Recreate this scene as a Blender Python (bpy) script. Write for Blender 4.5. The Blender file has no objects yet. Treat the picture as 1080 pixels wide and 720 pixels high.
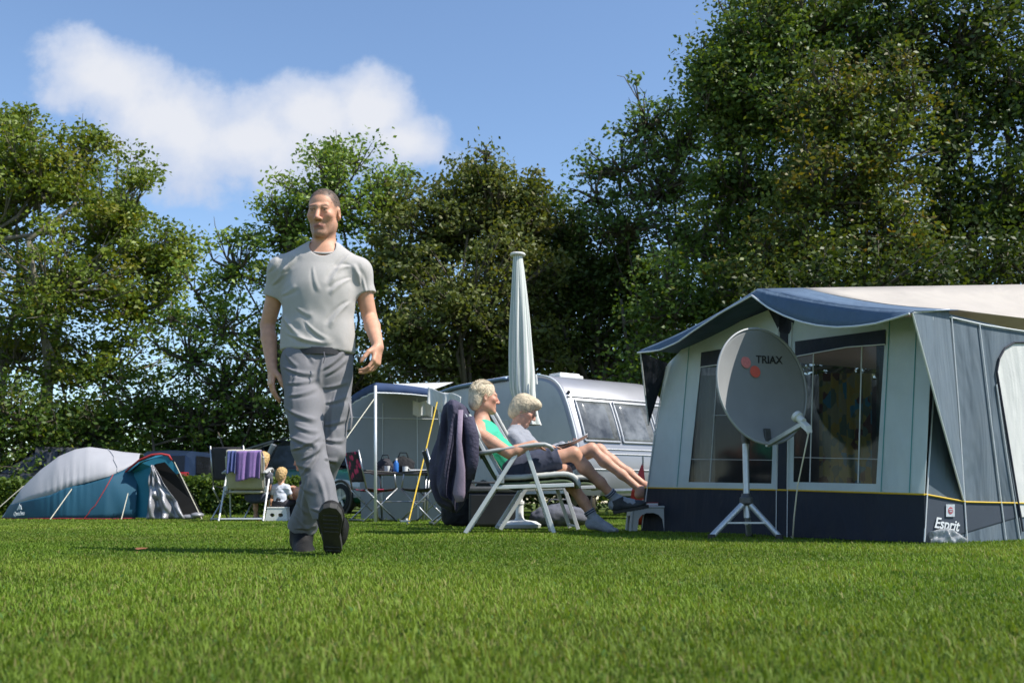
import bpy, bmesh, math, random
import numpy as np
from mathutils import Vector, Matrix, geometry
rng = np.random.default_rng(7); random.seed(7)
SC = bpy.context.scene; COL = SC.collection
R_ = math.radians
V = lambda *a: np.array(a, float)
def unit(v): v = np.asarray(v, float); return v/np.linalg.norm(v)
# ---------------------------------------------------------------- camera and the maths that turns a sight line into a place
CAMH = .235; FPX = 1050.; PITCH = math.atan(170/1050); CP, SP = math.cos(PITCH), math.sin(PITCH)
CAM = V(0, 0, CAMH)
def ray(px, py):
    a = (px-540)/FPX; v = -(py-360)/FPX
    return V(a, CP-v*SP, SP+v*CP)
def P(px, py, Y): d = ray(px, py); return CAM+d*(Y/d[1])
def G(px, Y):
    py = 530+CAMH*FPX/Y; p = P(px, py, Y); p[2] = 0; return p
def onplane(px, py, p0, n): d = ray(px, py); return CAM+d*(np.dot(p0-CAM, n)/np.dot(d, n))
cam = bpy.data.cameras.new('camera'); co = bpy.data.objects.new('camera', cam); COL.objects.link(co)
co.location = CAM; co.rotation_euler = (math.pi/2+PITCH, 0, 0)
cam.lens = 35; cam.sensor_width = 36; cam.clip_start = .05; cam.clip_end = 3000
cam.dof.use_dof = True; cam.dof.focus_distance = 5.3; cam.dof.aperture_fstop = 6.3
SC.camera = co
# ---------------------------------------------------------------- objects
OFF = {}
def empty(name, loc):
    o = bpy.data.objects.new(name, None); COL.objects.link(o); o.location = loc; o.empty_display_size = .1
    OFF[o.name] = np.array(loc, float); return o
def tag(o, label=None, cat=None, group=None, kind=None):
    for k, v in (('label', label), ('category', cat), ('group', group), ('kind', kind)):
        if v: o[k] = v
    return o
def thing(name, loc, label, cat, group=None): return tag(empty(name, loc), label, cat, group)
def link_mesh(name, me, m, parent=None, base=None):
    """vertices are in world coordinates; they are moved to the parent's (or the base's) frame"""
    off = OFF[parent.name] if parent is not None else (np.array(base, float) if base is not None else V(0, 0, 0))
    if np.any(off): me.transform(Matrix.Translation(-Vector(off)))
    if m is not None: me.materials.append(m)
    o = bpy.data.objects.new(name, me); COL.objects.link(o)
    if parent is not None: o.parent = parent
    else: o.location = off
    OFF[o.name] = off; return o
def copy_tree(o, parent=None):
    c = o.copy(); COL.objects.link(c)
    if parent is not None: c.parent = parent
    OFF[c.name] = OFF[o.name]
    for ch in [x for x in bpy.data.objects if x.parent == o]: copy_tree(ch, c)
    return c
def frame_from(d, up=(0, 0, 1)):
    d = unit(d); up = np.asarray(up, float)
    if abs(np.dot(d, up)) > .98: up = V(0, 1, 0) if abs(d[1]) < .9 else V(1, 0, 0)
    s = unit(np.cross(d, up)); return s, unit(np.cross(s, d)), d
def rotz(a): c, s = math.cos(a), math.sin(a); return np.array([[c, -s, 0], [s, c, 0], [0, 0, 1.]])
def rotx(a): c, s = math.cos(a), math.sin(a); return np.array([[1, 0, 0], [0, c, -s], [0, s, c]])
def roty(a): c, s = math.cos(a), math.sin(a); return np.array([[c, 0, s], [0, 1, 0], [-s, 0, c]])
def rotaxis(ax, a): return np.array(Matrix.Rotation(a, 3, Vector(ax)))
class MB:
    def __init__(s): s.v = []; s.f = []; s.n = 0
    def add(s, v, f):
        v = np.asarray(v, float).reshape(-1, 3); s.v.append(v); s.f += [tuple(int(i)+s.n for i in q) for q in f]; s.n += len(v); return s
    def box(s, c, size, R=None):
        h = np.array(size, float)/2
        v = np.array([[x, y, z] for x in (-1, 1) for y in (-1, 1) for z in (-1, 1)])*h
        if R is not None: v = v@np.asarray(R).T
        return s.add(v+np.asarray(c), [(0, 1, 3, 2), (4, 6, 7, 5), (0, 4, 5, 1), (2, 3, 7, 6), (0, 2, 6, 4), (1, 5, 7, 3)])
    def bar(s, a, b, w, t, up=(0, 0, 1)):
        a = np.asarray(a, float); b = np.asarray(b, float); sd, u, d = frame_from(b-a, up); L = np.linalg.norm(b-a)
        return s.box((a+b)/2, (w, t, L), np.stack([sd, u, d], 1))
    def grid(s, pts, closed_u=False, closed_v=False):
        pts = np.asarray(pts, float); m, n = pts.shape[:2]; f = []
        for i in range(m if closed_u else m-1):
            for j in range(n if closed_v else n-1):
                i2 = (i+1) % m; j2 = (j+1) % n; f.append((i*n+j, i*n+j2, i2*n+j2, i2*n+j))
        return s.add(pts.reshape(-1, 3), f)
    def tube(s, pts, r, sides=8, cap=True, flat=1., up=(0, 0, 1)):
        pts = [np.asarray(p, float) for p in pts]; n = len(pts); r = [r]*n if np.isscalar(r) else list(r)
        rings = []; ref = None
        for i in range(n):
            d = pts[min(i+1, n-1)]-pts[max(i-1, 0)]
            if ref is None: sd, u, d = frame_from(d, up)
            else:
                d = unit(d); u = ref-np.dot(ref, d)*d; u = unit(u); sd = np.cross(d, u)
            ref = u
            a = np.arange(sides)*2*math.pi/sides
            rings.append(pts[i]+r[i]*(np.cos(a)[:, None]*sd+flat*np.sin(a)[:, None]*u))
        base = s.n; s.grid(rings, closed_v=True)
        if cap:
            s.f.append(tuple(base+i for i in range(sides-1, -1, -1))); s.f.append(tuple(base+(n-1)*sides+i for i in range(sides)))
        return s
    def lathe(s, c, axis, prof, sides=24, up=(0, 0, 1), sx=1., sy=1.):
        sd, u, d = frame_from(axis, up); a = np.arange(sides)*2*math.pi/sides
        rings = [np.asarray(c)+d*h+r*(np.cos(a)[:, None]*sd*sx+np.sin(a)[:, None]*u*sy) for r, h in prof]
        return s.grid(rings, closed_v=True)
    def ball(s, c, r, R=None, nu=14, nv=10):
        r = np.ones(3)*np.asarray(r, float); t = np.linspace(.02, math.pi-.02, nv); a = np.arange(nu)*2*math.pi/nu
        p = np.stack([np.sin(t)[:, None]*np.cos(a), np.sin(t)[:, None]*np.sin(a), np.cos(t)[:, None]*np.ones(nu)], -1)*r
        if R is not None: p = p@np.asarray(R).T
        s.grid(p[:, ::-1]+np.asarray(c), closed_v=True)
        b = s.n-nu*nv; s.f.append(tuple(b+i for i in range(nu))); s.f.append(tuple(b+(nv-1)*nu+i for i in range(nu-1, -1, -1)))
        return s
    def poly(s, pts, holes=(), thick=0., n=None):
        loops = [[Vector(p) for p in pts]]+[[Vector(p) for p in h] for h in holes]
        tris = geometry.tessellate_polygon(loops); flat = [p for l in loops for p in l]; v = np.array(flat)
        if thick == 0: return s.add(v, tris)
        n = unit(n); k = len(v); f = [tuple(t) for t in tris]+[tuple(i+k for i in t[::-1]) for t in tris]; b = 0
        for l in loops:
            m = len(l); f += [(b+i, b+(i+1) % m, k+b+(i+1) % m, k+b+i) for i in range(m)]; b += m
        return s.add(np.concatenate([v, v-n*thick]), f)
    def extrude(s, pts, vec):
        k = len(pts); pts = np.asarray(pts, float); vec = np.asarray(vec, float)
        return s.add(np.concatenate([pts, pts+vec]), [tuple(range(k)), tuple(range(2*k-1, k-1, -1))]+[(i, (i+1) % k, k+(i+1) % k, k+i) for i in range(k)])
    def mesh(s, name, smooth=None, fix=True):
        me = bpy.data.meshes.new(name); me.from_pydata(np.concatenate(s.v).tolist(), [], s.f)
        if fix:
            bm = bmesh.new(); bm.from_mesh(me); bmesh.ops.recalc_face_normals(bm, faces=bm.faces); bm.to_mesh(me); bm.free()
        if smooth: me.shade_smooth() if smooth is True else smooth_angle(me, smooth)
        return me
    def build(s, name, m, parent=None, base=None, smooth=None, bevel=0, solid=0, sub=0):
        o = link_mesh(name, s.mesh(name, smooth), m, parent, base)
        if solid:
            k = o.modifiers.new('Solidify', 'SOLIDIFY'); k.thickness = solid; k.offset = 0
        if bevel:
            k = o.modifiers.new('Bevel', 'BEVEL'); k.width = bevel; k.segments = 2; k.limit_method = 'ANGLE'; k.angle_limit = R_(40)
        if sub:
            k = o.modifiers.new('Subdivision', 'SUBSURF'); k.levels = sub; k.render_levels = sub
        return o
def smooth_angle(me, deg):
    me.shade_smooth(); bm = bmesh.new(); bm.from_mesh(me)
    for e in bm.edges:
        if len(e.link_faces) == 2 and e.calc_face_angle(0) > R_(deg): e.smooth = False
    bm.to_mesh(me); bm.free()
def raw_mesh(name, v, loops, per):
    """fast mesh from arrays: every face has `per` corners"""
    me = bpy.data.meshes.new(name); nf = len(loops)//per
    me.vertices.add(len(v)); me.vertices.foreach_set('co', np.ascontiguousarray(v, np.float32).ravel())
    me.loops.add(len(loops)); me.loops.foreach_set('vertex_index', np.ascontiguousarray(loops, np.int32))
    me.polygons.add(nf); me.polygons.foreach_set('loop_start', np.arange(0, len(loops), per, dtype=np.int32))
    me.update(calc_edges=True); return me
def set_attr(me, name, vals, dom='POINT'):
    vals = np.asarray(vals, np.float32)
    if vals.ndim == 1: a = me.attributes.new(name, 'FLOAT', dom); a.data.foreach_set('value', vals)
    else:
        a = me.attributes.new(name, 'FLOAT_COLOR', dom); c = np.ones((len(vals), 4), np.float32); c[:, :3] = vals; a.data.foreach_set('color', c.ravel())
def text_mesh(txt, size, M, m, parent, name='lettering', shear=0, bold=0, thick=.0015):
    cu = bpy.data.curves.new('t', 'FONT'); cu.body = txt; cu.size = size; cu.align_x = 'CENTER'; cu.align_y = 'CENTER'; cu.shear = shear; cu.extrude = thick; cu.offset = bold
    o = bpy.data.objects.new('t', cu); COL.objects.link(o); bpy.context.view_layer.update()
    me = bpy.data.meshes.new_from_object(o, depsgraph=bpy.context.evaluated_depsgraph_get()); bpy.data.objects.remove(o); bpy.data.curves.remove(cu)
    me.materials.clear(); me.transform(M); me.name = name
    return link_mesh(name, me, m, parent)
def mat4(o, x, y, z): return Matrix(((x[0], y[0], z[0], o[0]), (x[1], y[1], z[1], o[1]), (x[2], y[2], z[2], o[2]), (0, 0, 0, 1)))
# ---------------------------------------------------------------- numpy value noise
_LAT = np.random.default_rng(3).random((32, 32, 32)).astype(np.float32)
def vnoise(p):
    p = np.asarray(p, float); i = np.floor(p).astype(int); f = p-i; f = f*f*(3-2*f); r = 0
    for a in (0, 1):
        for b in (0, 1):
            for c in (0, 1):
                w = (f[..., 0] if a else 1-f[..., 0])*(f[..., 1] if b else 1-f[..., 1])*(f[..., 2] if c else 1-f[..., 2])
                r = r+w*_LAT[(i[..., 0]+a) % 32, (i[..., 1]+b) % 32, (i[..., 2]+c) % 32]
    return r*2-1
def fbm(p, o=3): return sum(vnoise(np.asarray(p)*2**k+17.3*k)/2**k for k in range(o))
# ---------------------------------------------------------------- materials
def _nodes(name):
    m = bpy.data.materials.new(name); m.use_nodes = True; nt = m.node_tree; b = nt.nodes['Principled BSDF']; return m, nt, b
def N(nt, t, **kw):
    n = nt.nodes.new(t)
    for k, v in kw.items():
        if k.startswith('i_'):
            key = k[2:]; n.inputs[int(key) if key.isdigit() else key.replace('_', ' ')].default_value = v
        else: setattr(n, k, v)
    return n
def rgba(c): return (c[0], c[1], c[2], 1)
def mat(name, c, rough=.6, var=.18, scale=6., bump=0., bscale=80., metal=0., spec=.5, coat=0., trans=0., sheen=0., sss=0., dirt_or_reflection=None, dscale=3., damt=.5, aniso=None, fold=0., fscale=(3., 3., .7)):
    m, nt, b = _nodes(name); L = nt.links.new
    tc = N(nt, 'ShaderNodeTexCoord'); co_ = tc.outputs['Object']
    if aniso:
        mp = N(nt, 'ShaderNodeMapping'); mp.inputs['Scale'].default_value = aniso; L(co_, mp.inputs[0]); co_ = mp.outputs[0]
    nz = N(nt, 'ShaderNodeTexNoise', i_Scale=scale, i_Detail=5., i_Roughness=.6); L(co_, nz.inputs['Vector'])
    mx = N(nt, 'ShaderNodeMix', data_type='RGBA'); c = np.array(c)
    mx.inputs['A'].default_value = rgba(np.clip(c*(1-var), 0, 1)); mx.inputs['B'].default_value = rgba(np.clip(c*(1+var), 0, 1))
    rp = N(nt, 'ShaderNodeMapRange'); rp.inputs[1].default_value = .3; rp.inputs[2].default_value = .7
    L(nz.outputs[0], rp.inputs[0]); L(rp.outputs[0], mx.inputs[0]); col = mx.outputs['Result']
    if dirt_or_reflection is not None:
        n2 = N(nt, 'ShaderNodeTexNoise', i_Scale=dscale, i_Detail=8., i_Roughness=.7); L(co_, n2.inputs['Vector'])
        r2 = N(nt, 'ShaderNodeMapRange'); r2.inputs[1].default_value = .5; r2.inputs[2].default_value = .8; r2.inputs[4].default_value = damt; L(n2.outputs[0], r2.inputs[0])
        m2 = N(nt, 'ShaderNodeMix', data_type='RGBA'); L(r2.outputs[0], m2.inputs[0]); L(col, m2.inputs['A']); m2.inputs['B'].default_value = rgba(dirt_or_reflection); col = m2.outputs['Result']
    L(col, b.inputs['Base Color'])
    rr = N(nt, 'ShaderNodeMapRange'); rr.inputs[3].default_value = max(0, rough-.08); rr.inputs[4].default_value = min(1, rough+.1); L(nz.outputs[0], rr.inputs[0]); L(rr.outputs[0], b.inputs['Roughness'])
    b.inputs['Metallic'].default_value = metal; b.inputs['Specular IOR Level'].default_value = spec; b.inputs['Coat Weight'].default_value = coat
    b.inputs['Sheen Weight'].default_value = sheen
    if sss: b.inputs['Subsurface Weight'].default_value = sss; b.inputs['Subsurface Radius'].default_value = (.012, .005, .003); b.inputs['Subsurface Scale'].default_value = 1.
    if bump:
        n3 = N(nt, 'ShaderNodeTexNoise', i_Scale=bscale, i_Detail=4.); L(co_, n3.inputs['Vector'])
        bp = N(nt, 'ShaderNodeBump', i_Strength=bump, i_Distance=.01); L(n3.outputs[0], bp.inputs['Height']); L(bp.outputs[0], b.inputs['Normal'])
    if fold:
        mp = N(nt, 'ShaderNodeMapping'); mp.inputs['Scale'].default_value = fscale; mp.inputs['Rotation'].default_value = (.2, .35, .1); L(tc.outputs['Object'], mp.inputs[0])
        n4 = N(nt, 'ShaderNodeTexNoise', i_Scale=1.6, i_Detail=3., i_Roughness=.45, i_Distortion=.6); L(mp.outputs[0], n4.inputs['Vector'])
        b2 = N(nt, 'ShaderNodeBump', i_Strength=fold, i_Distance=.12); L(n4.outputs[0], b2.inputs['Height'])
        if bump: L(b2.outputs[0], bp.inputs['Normal'])
        else: L(b2.outputs[0], b.inputs['Normal'])
    if trans:
        tr = N(nt, 'ShaderNodeBsdfTranslucent'); L(col, tr.inputs[0]); ms = N(nt, 'ShaderNodeMixShader'); ms.inputs[0].default_value = trans
        L(b.outputs[0], ms.inputs[1]); L(tr.outputs[0], ms.inputs[2]); L(ms.outputs[0], nt.nodes['Material Output'].inputs[0])
    return m
def attr_mat(name, attr='col', rough=.55, sss=0., bump=.0, bscale=120., var=.12, vscale=40., spec=.4, sheen=0.):
    m, nt, b = _nodes(name); L = nt.links.new
    a = N(nt, 'ShaderNodeAttribute', attribute_name=attr); tc = N(nt, 'ShaderNodeTexCoord')
    nz = N(nt, 'ShaderNodeTexNoise', i_Scale=vscale, i_Detail=5.); L(tc.outputs['Object'], nz.inputs['Vector'])
    rp = N(nt, 'ShaderNodeMapRange'); rp.inputs[1].default_value = .3; rp.inputs[2].default_value = .7; rp.inputs[3].default_value = 1-var; rp.inputs[4].default_value = 1+var; L(nz.outputs[0], rp.inputs[0])
    mx = N(nt, 'ShaderNodeVectorMath', operation='SCALE'); L(a.outputs['Color'], mx.inputs[0]); L(rp.outputs[0], mx.inputs['Scale']); L(mx.outputs[0], b.inputs['Base Color'])
    b.inputs['Roughness'].default_value = rough; b.inputs['Specular IOR Level'].default_value = spec; b.inputs['Sheen Weight'].default_value = sheen
    if sss: b.inputs['Subsurface Weight'].default_value = sss; b.inputs['Subsurface Radius'].default_value = (.012, .005, .003); b.inputs['Subsurface Scale'].default_value = 1.
    if bump:
        n3 = N(nt, 'ShaderNodeTexNoise', i_Scale=bscale, i_Detail=4.); L(tc.outputs['Object'], n3.inputs['Vector'])
        bp = N(nt, 'ShaderNodeBump', i_Strength=bump, i_Distance=.004); L(n3.outputs[0], bp.inputs['Height']); L(bp.outputs[0], b.inputs['Normal'])
    return m
def glass_mat(name, tint=(.03, .035, .04), alpha=.35, rough=.05):
    """window sheet: partly see-through, glossy"""
    m, nt, b = _nodes(name); L = nt.links.new
    b.inputs['Base Color'].default_value = rgba(tint); b.inputs['Roughness'].default_value = rough; b.inputs['Specular IOR Level'].default_value = .6
    tr = N(nt, 'ShaderNodeBsdfTransparent'); ms = N(nt, 'ShaderNodeMixShader'); ms.inputs[0].default_value = 1-alpha
    tr.inputs[0].default_value = (.8, .82, .82, 1)
    L(b.outputs[0], ms.inputs[1]); L(tr.outputs[0], ms.inputs[2]); L(ms.outputs[0], nt.nodes['Material Output'].inputs[0]); return m
# ---------------------------------------------------------------- distance fields for bodies and clothes
class Field:
    def __init__(s, lo, hi, h):
        s.lo = np.asarray(lo, float); s.h = h; s.n = np.ceil((np.asarray(hi)-s.lo)/h).astype(int)+1
        s.D = np.full(s.n, 1., np.float32); s.ax = [(s.lo[i]+np.arange(s.n[i])*h).astype(np.float32) for i in range(3)]
    def blk(s, lo, hi, pad):
        a = np.clip(np.floor((lo-pad-s.lo)/s.h).astype(int), 0, s.n); b = np.clip(np.ceil((hi+pad-s.lo)/s.h).astype(int)+1, 0, s.n)
        sl = tuple(slice(a[i], b[i]) for i in range(3))
        X = s.ax[0][sl[0]][:, None, None]; Y = s.ax[1][sl[1]][None, :, None]; Z = s.ax[2][sl[2]][None, None, :]; return sl, X, Y, Z
    def comb(s, sl, d, k, op):
        o = s.D[sl]
        if o.size == 0: return
        if op == 'u':
            if k > 0: h = np.maximum(k-np.abs(o-d), 0)/k; s.D[sl] = np.minimum(o, d)-h*h*k*.25
            else: s.D[sl] = np.minimum(o, d)
        else:
            d = -d
            if k > 0: h = np.maximum(k-np.abs(o-d), 0)/k; s.D[sl] = np.maximum(o, d)+h*h*k*.25
            else: s.D[sl] = np.maximum(o, d)
    def cone(s, a, b, ra, rb=None, k=.02, op='u', flat=None):
        """round cone from a to b; flat=(axis, ratio) squeezes it along axis"""
        a = np.asarray(a, float); b = np.asarray(b, float); rb = ra if rb is None else rb; r = max(ra, rb)
        sl, X, Y, Z = s.blk(np.minimum(a, b)-r, np.maximum(a, b)+r, k+2*s.h)
        px, py, pz = X-np.float32(a[0]), Y-np.float32(a[1]), Z-np.float32(a[2]); ba = b-a
        if flat is not None:
            w = unit(flat[0]).astype(np.float32); e = np.float32(1/flat[1]-1); q = px*w[0]+py*w[1]+pz*w[2]
            px = px+e*q*w[0]; py = py+e*q*w[1]; pz = pz+e*q*w[2]; ba = ba+e*np.dot(ba, w)*w
        ba = ba.astype(np.float32); L2 = max(float(ba@ba), 1e-9)
        t = np.clip((px*ba[0]+py*ba[1]+pz*ba[2])/L2, 0, 1)
        d = np.sqrt((px-t*ba[0])**2+(py-t*ba[1])**2+(pz-t*ba[2])**2)-(ra+(rb-ra)*t)
        if flat is not None: d = d*np.float32(flat[1]**.5)
        s.comb(sl, d.astype(np.float32), k, op); return s
    def chain(s, pts, rs, k=.02, flat=None):
        for i in range(len(pts)-1): s.cone(pts[i], pts[i+1], rs[i], rs[i+1], k, 'u', flat)
        return s
    def ell(s, c, r, R=None, k=.02, op='u'):
        c = np.asarray(c, float); r = np.ones(3)*np.asarray(r, float); R = np.eye(3) if R is None else R; m = r.max()
        sl, X, Y, Z = s.blk(c-m, c+m, k+2*s.h); px, py, pz = X-np.float32(c[0]), Y-np.float32(c[1]), Z-np.float32(c[2])
        q = [(px*np.float32(R[0, i])+py*np.float32(R[1, i])+pz*np.float32(R[2, i]))/np.float32(r[i]) for i in range(3)]
        k0 = np.sqrt(q[0]**2+q[1]**2+q[2]**2)+1e-6; k1 = np.sqrt((q[0]/r[0])**2+(q[1]/r[1])**2+(q[2]/r[2])**2)+1e-6
        s.comb(sl, (k0*(k0-1)/k1).astype(np.float32), k, op); return s
    def plane(s, p, n, k=0):
        """keep the side the normal points away from"""
        n = unit(n).astype(np.float32); d = (s.ax[0][:, None, None]-p[0])*n[0]+(s.ax[1][None, :, None]-p[1])*n[1]+(s.ax[2][None, None, :]-p[2])*n[2]
        s.D = np.maximum(s.D, d.astype(np.float32)); return s
    def shell(s, t): s.D = np.maximum(s.D, -(s.D+t)); return s
    def copy(s): f = Field.__new__(Field); f.__dict__ = dict(s.__dict__); f.D = s.D.copy(); return f
    def surf(s):
        D = s.D; D[0] = D[-1] = 1; D[:, 0] = D[:, -1] = 1; D[:, :, 0] = D[:, :, -1] = 1
        I = D < 0; nx, ny, nz = D.shape
        cnt = np.zeros((nx-1, ny-1, nz-1), np.int8)
        for a in (0, 1):
            for b in (0, 1):
                for c in (0, 1): cnt += I[a:nx-1+a, b:ny-1+b, c:nz-1+c]
        act = (cnt > 0) & (cnt < 8); cells = np.argwhere(act); idx = np.full(act.shape, -1, np.int32); idx[act] = np.arange(len(cells))
        i, j, k = cells.T; cv = {}
        for a in (0, 1):
            for b in (0, 1):
                for c in (0, 1): cv[a, b, c] = D[i+a, j+b, k+c]
        acc = np.zeros((len(cells), 3)); w = np.zeros(len(cells))
        for p in cv:
            for axis in range(3):
                if p[axis] == 0:
                    q = list(p); q[axis] = 1; q = tuple(q); A = cv[p]; B = cv[q]; m = (A < 0) != (B < 0)
                    t = np.where(m, A/np.where(m, A-B, 1), 0)
                    e = np.tile(np.array(p, float), (len(cells), 1)); e[:, axis] += t; acc += e*m[:, None]; w += m
        verts = s.lo+(cells+acc/w[:, None])*s.h; quads = []
        for axis in range(3):
            a = [slice(None)]*3; b = [slice(None)]*3; a[axis] = slice(0, -1); b[axis] = slice(1, None)
            A = I[tuple(a)]; B = I[tuple(b)]; ch = np.argwhere(A != B); o1, o2 = [(1, 2), (2, 0), (0, 1)][axis]
            ch = ch[(ch[:, o1] > 0) & (ch[:, o2] > 0) & (ch[:, o1] < act.shape[o1]) & (ch[:, o2] < act.shape[o2])]
            d1 = np.zeros(3, int); d1[o1] = 1; d2 = np.zeros(3, int); d2[o2] = 1
            q = np.stack([idx[tuple((ch-e).T)] for e in (d1+d2, d2, 0*d1, d1)], 1)
            ins = I[tuple(ch.T)]; q[~ins] = q[~ins][:, ::-1]; quads.append(q)
        return verts, np.concatenate(quads)
def vnormals(v, q):
    n = np.cross(v[q[:, 2]]-v[q[:, 0]], v[q[:, 3]]-v[q[:, 1]]); o = np.zeros_like(v)
    for i in range(4): np.add.at(o, q[:, i], n)
    return o/(np.linalg.norm(o, axis=1)[:, None]+1e-12)
def creases(v, nn, segs):
    """crisp cloth folds along lines: a ridge with a valley beside it, on the side of the cloth that faces -Y"""
    d = v-CAM; f = d[:, 1]*CP+d[:, 2]*SP; px = 540+FPX*d[:, 0]/f; py = 360-FPX*(d[:, 2]*CP-d[:, 1]*SP)/f; r = np.zeros(len(v)); face = np.clip(-nn[:, 1]*2+.2, 0, 1)
    for x0, y0, x1, y1, A, w in segs:
        ex, ey = x1-x0, y1-y0; L = math.hypot(ex, ey); ex /= L; ey /= L; t = ((px-x0)*ex+(py-y0)*ey)/L; bow = .06*L*np.sin(np.clip(t, 0, 1)*math.pi); s = -(px-x0)*ey+(py-y0)*ex-bow
        w_ = w*(.6+.8*np.clip(t, 0, 1)); r += A*.00082*(np.exp(-(s/w_)**2)-.75*np.exp(-((s-1.7*w_)/w_)**2))*np.clip(np.minimum(t, 1-t)*5+.15, 0, 1)*(t > -.05)*(t < 1.05)
    return r*face
def relax(v, q, it=1, a=.5):
    for _ in range(it):
        s = np.zeros_like(v); c = np.zeros(len(v))
        for i in range(4):
            np.add.at(s, q[:, i], v[q[:, (i+1) % 4]]+v[q[:, (i+3) % 4]]); np.add.at(c, q[:, i], 2)
        v = v*(1-a)+a*s/np.maximum(c, 1)[:, None]
    return v
def sdf_object(name, F, m, parent, disp=None, col=None, it=1, base=None):
    v, q = F.surf(); v = relax(v, q, it)
    if disp is not None: nn = vnormals(v, q); v = v+nn*(disp(v, nn) if disp.__code__.co_argcount == 2 else disp(v))[:, None]
    me = raw_mesh(name, v, q.ravel(), 4)
    if col is not None: set_attr(me, 'col', col(v))
    me.shade_smooth(); return link_mesh(name, me, m, parent, base)
# ---------------------------------------------------------------- people kit
def head_R(fwd, up=(0, 0, 1)):
    f = unit(fwd); s = unit(np.cross(f, up)); u = np.cross(s, f); return np.stack([s, f, u], 1)
def add_head(F, O, R, s, neck, fem=0., old=0., nr=.056):
    T = lambda *p: O+R@(V(*p)*s)
    F.ell(T(0, -.014, .043), V(.076, .096, .085)*s, R, .01)
    F.ell(T(0, .022, -.035), V(.063-.004*fem, .068, .078)*s, R, .03*s)
    for sg in (-1, 1):
        F.cone(T(sg*.045, -.005, -.058), T(sg*.018, .062, -.1), .017*s, .016*s, .03*s)
        F.ell(T(sg*.043, .062, -.012), V(.022, .02, .02)*s, R, .025*s)
    F.ell(T(0, .074, -.102), V(.023, .017, .017)*s, R, .02*s)
    F.cone(T(-.042, .074, .031), T(0, .087, .03), .010*s, .010*s, .014*s); F.cone(T(.042, .074, .031), T(0, .087, .03), .010*s, .010*s, .014*s)
    for sg in (-1, 1): F.ell(T(sg*.031, .1, .012), V(.02, .018, .0125)*s, R, .012*s, 's')
    for sg in (-1, 1): F.ell(T(sg*.0315, .0745, .0115), V(.0165, .0135, .013)*s, R, .004*s)
    for sg in (-1, 1): F.ell(T(sg*.0315, .0795, .0206), V(.018, .0115, .006)*s, R, .003*s); F.ell(T(sg*.0315, .079, .0024), V(.017, .010, .0055)*s, R, .003*s)
    F.cone(T(0, .086, .018), T(0, .112, -.028), .0095*s, .0125*s, .012*s)
    for sg in (-1, 1): F.ell(T(sg*.0125, .1, -.032), V(.0095, .012, .008)*s, R, .006*s)
    F.cone(T(-.025, .078, -.066), T(0, .0865, -.062), .005*s, .0062*s, .008*s); F.cone(T(.025, .078, -.066), T(0, .0865, -.062), .005*s, .0062*s, .008*s)
    F.cone(T(-.018, .079, -.0745), T(.018, .079, -.0745), .0082*s, .0082*s, .01*s)
    F.cone(T(-.026, .096, -.0685), T(.026, .096, -.0685), .003*s, .003*s, .004*s, 's')
    for sg in (-1, 1):
        Re = R@rotz(sg*-.35)@rotx(-.15)
        F.ell(T(sg*.0755, -.012, -.002), V(.010, .019, .032)*s, Re, .008*s); F.ell(T(sg*.086, -.004, .002), V(.008, .011, .018)*s, Re, .006*s, 's')
    F.cone(T(0, -.025, -.045), neck, nr*s, (nr+.004)*s, .03*s)
def face_col(v, O, R, s, skin, lips=(.42, .16, .13), brow=(.12, .07, .045), stubble=None, flush=.0, buzz=None):
    c = np.tile(np.array(skin, float), (len(v), 1)); p = ((v-O)@R)/s; x, y, z = p.T
    near = (np.abs(x) < .12) & (np.abs(y) < .16) & (z > -.16) & (z < .16)
    def mixin(m, col): c[:] = c*(1-m[:, None])+np.array(col)*m[:, None]
    sm = lambda t, a, b: np.clip((t-a)/(b-a), 0, 1)
    mixin(near*flush*np.exp(-((np.abs(x)-.045)/.025)**2-((z+.02)/.035)**2)*(y > .02), (.62, .22, .16))
    mixin(near*(flush+.15)*np.exp(-(x/.016)**2-((z+.025)/.02)**2)*(y > .07), (.6, .22, .17))
    if stubble is not None:
        n = .75+.25*vnoise(v*220)
        mixin(near*stubble[3]*n*np.clip(sm(-z, .035, .06)*sm(y, -.02, .03)*(z > -.125), 0, 1), stubble[:3])
    if buzz is not None:
        hl = .022+.079*sm(y, .030, .078)+.012*np.exp(-((np.abs(x)-.048)/.016)**2)*sm(y, .03, .06)-.05*sm(-y, .02, .07); mixin(near*(z > -.06)*np.clip((z-hl)/.016+.35*vnoise(v*300), 0, 1)*buzz[3]*np.where((np.abs(x) > .071)&(y > -.03)&(y < .02)&(z < .035), 0, 1), buzz[:3])
    mixin(near*np.exp(-(x/.028)**4-((z+.0685)/.0125)**4)*(y > .07)*.75, lips)
    mixin(near*np.exp(-((z+.0685)/.0026)**2-(x/.029)**6)*(y > .06)*.8, (.1, .03, .03))
    zb = .0335+.006*np.cos((np.abs(x)-.03)*60)-.004
    mixin(near*np.exp(-((z-zb)/.0055)**2-((np.abs(x)-.031)/.02)**6)*(y > .05)*.75, brow)
    mixin(near*np.exp(-((z-.0185)/.003)**2-((np.abs(x)-.032)/.016)**4)*(y > .06)*.8, (.07, .035, .025))
    mixin(near*np.exp(-((z-.006)/.0018)**2-((np.abs(x)-.032)/.014)**4)*(y > .06)*.4, (.2, .09, .07))
    mixin(near*np.exp(-((np.abs(x)-.0085)/.004)**2-((z+.041)/.003)**2)*(y > .085)*.8, (.12, .05, .04))
    return c
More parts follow.
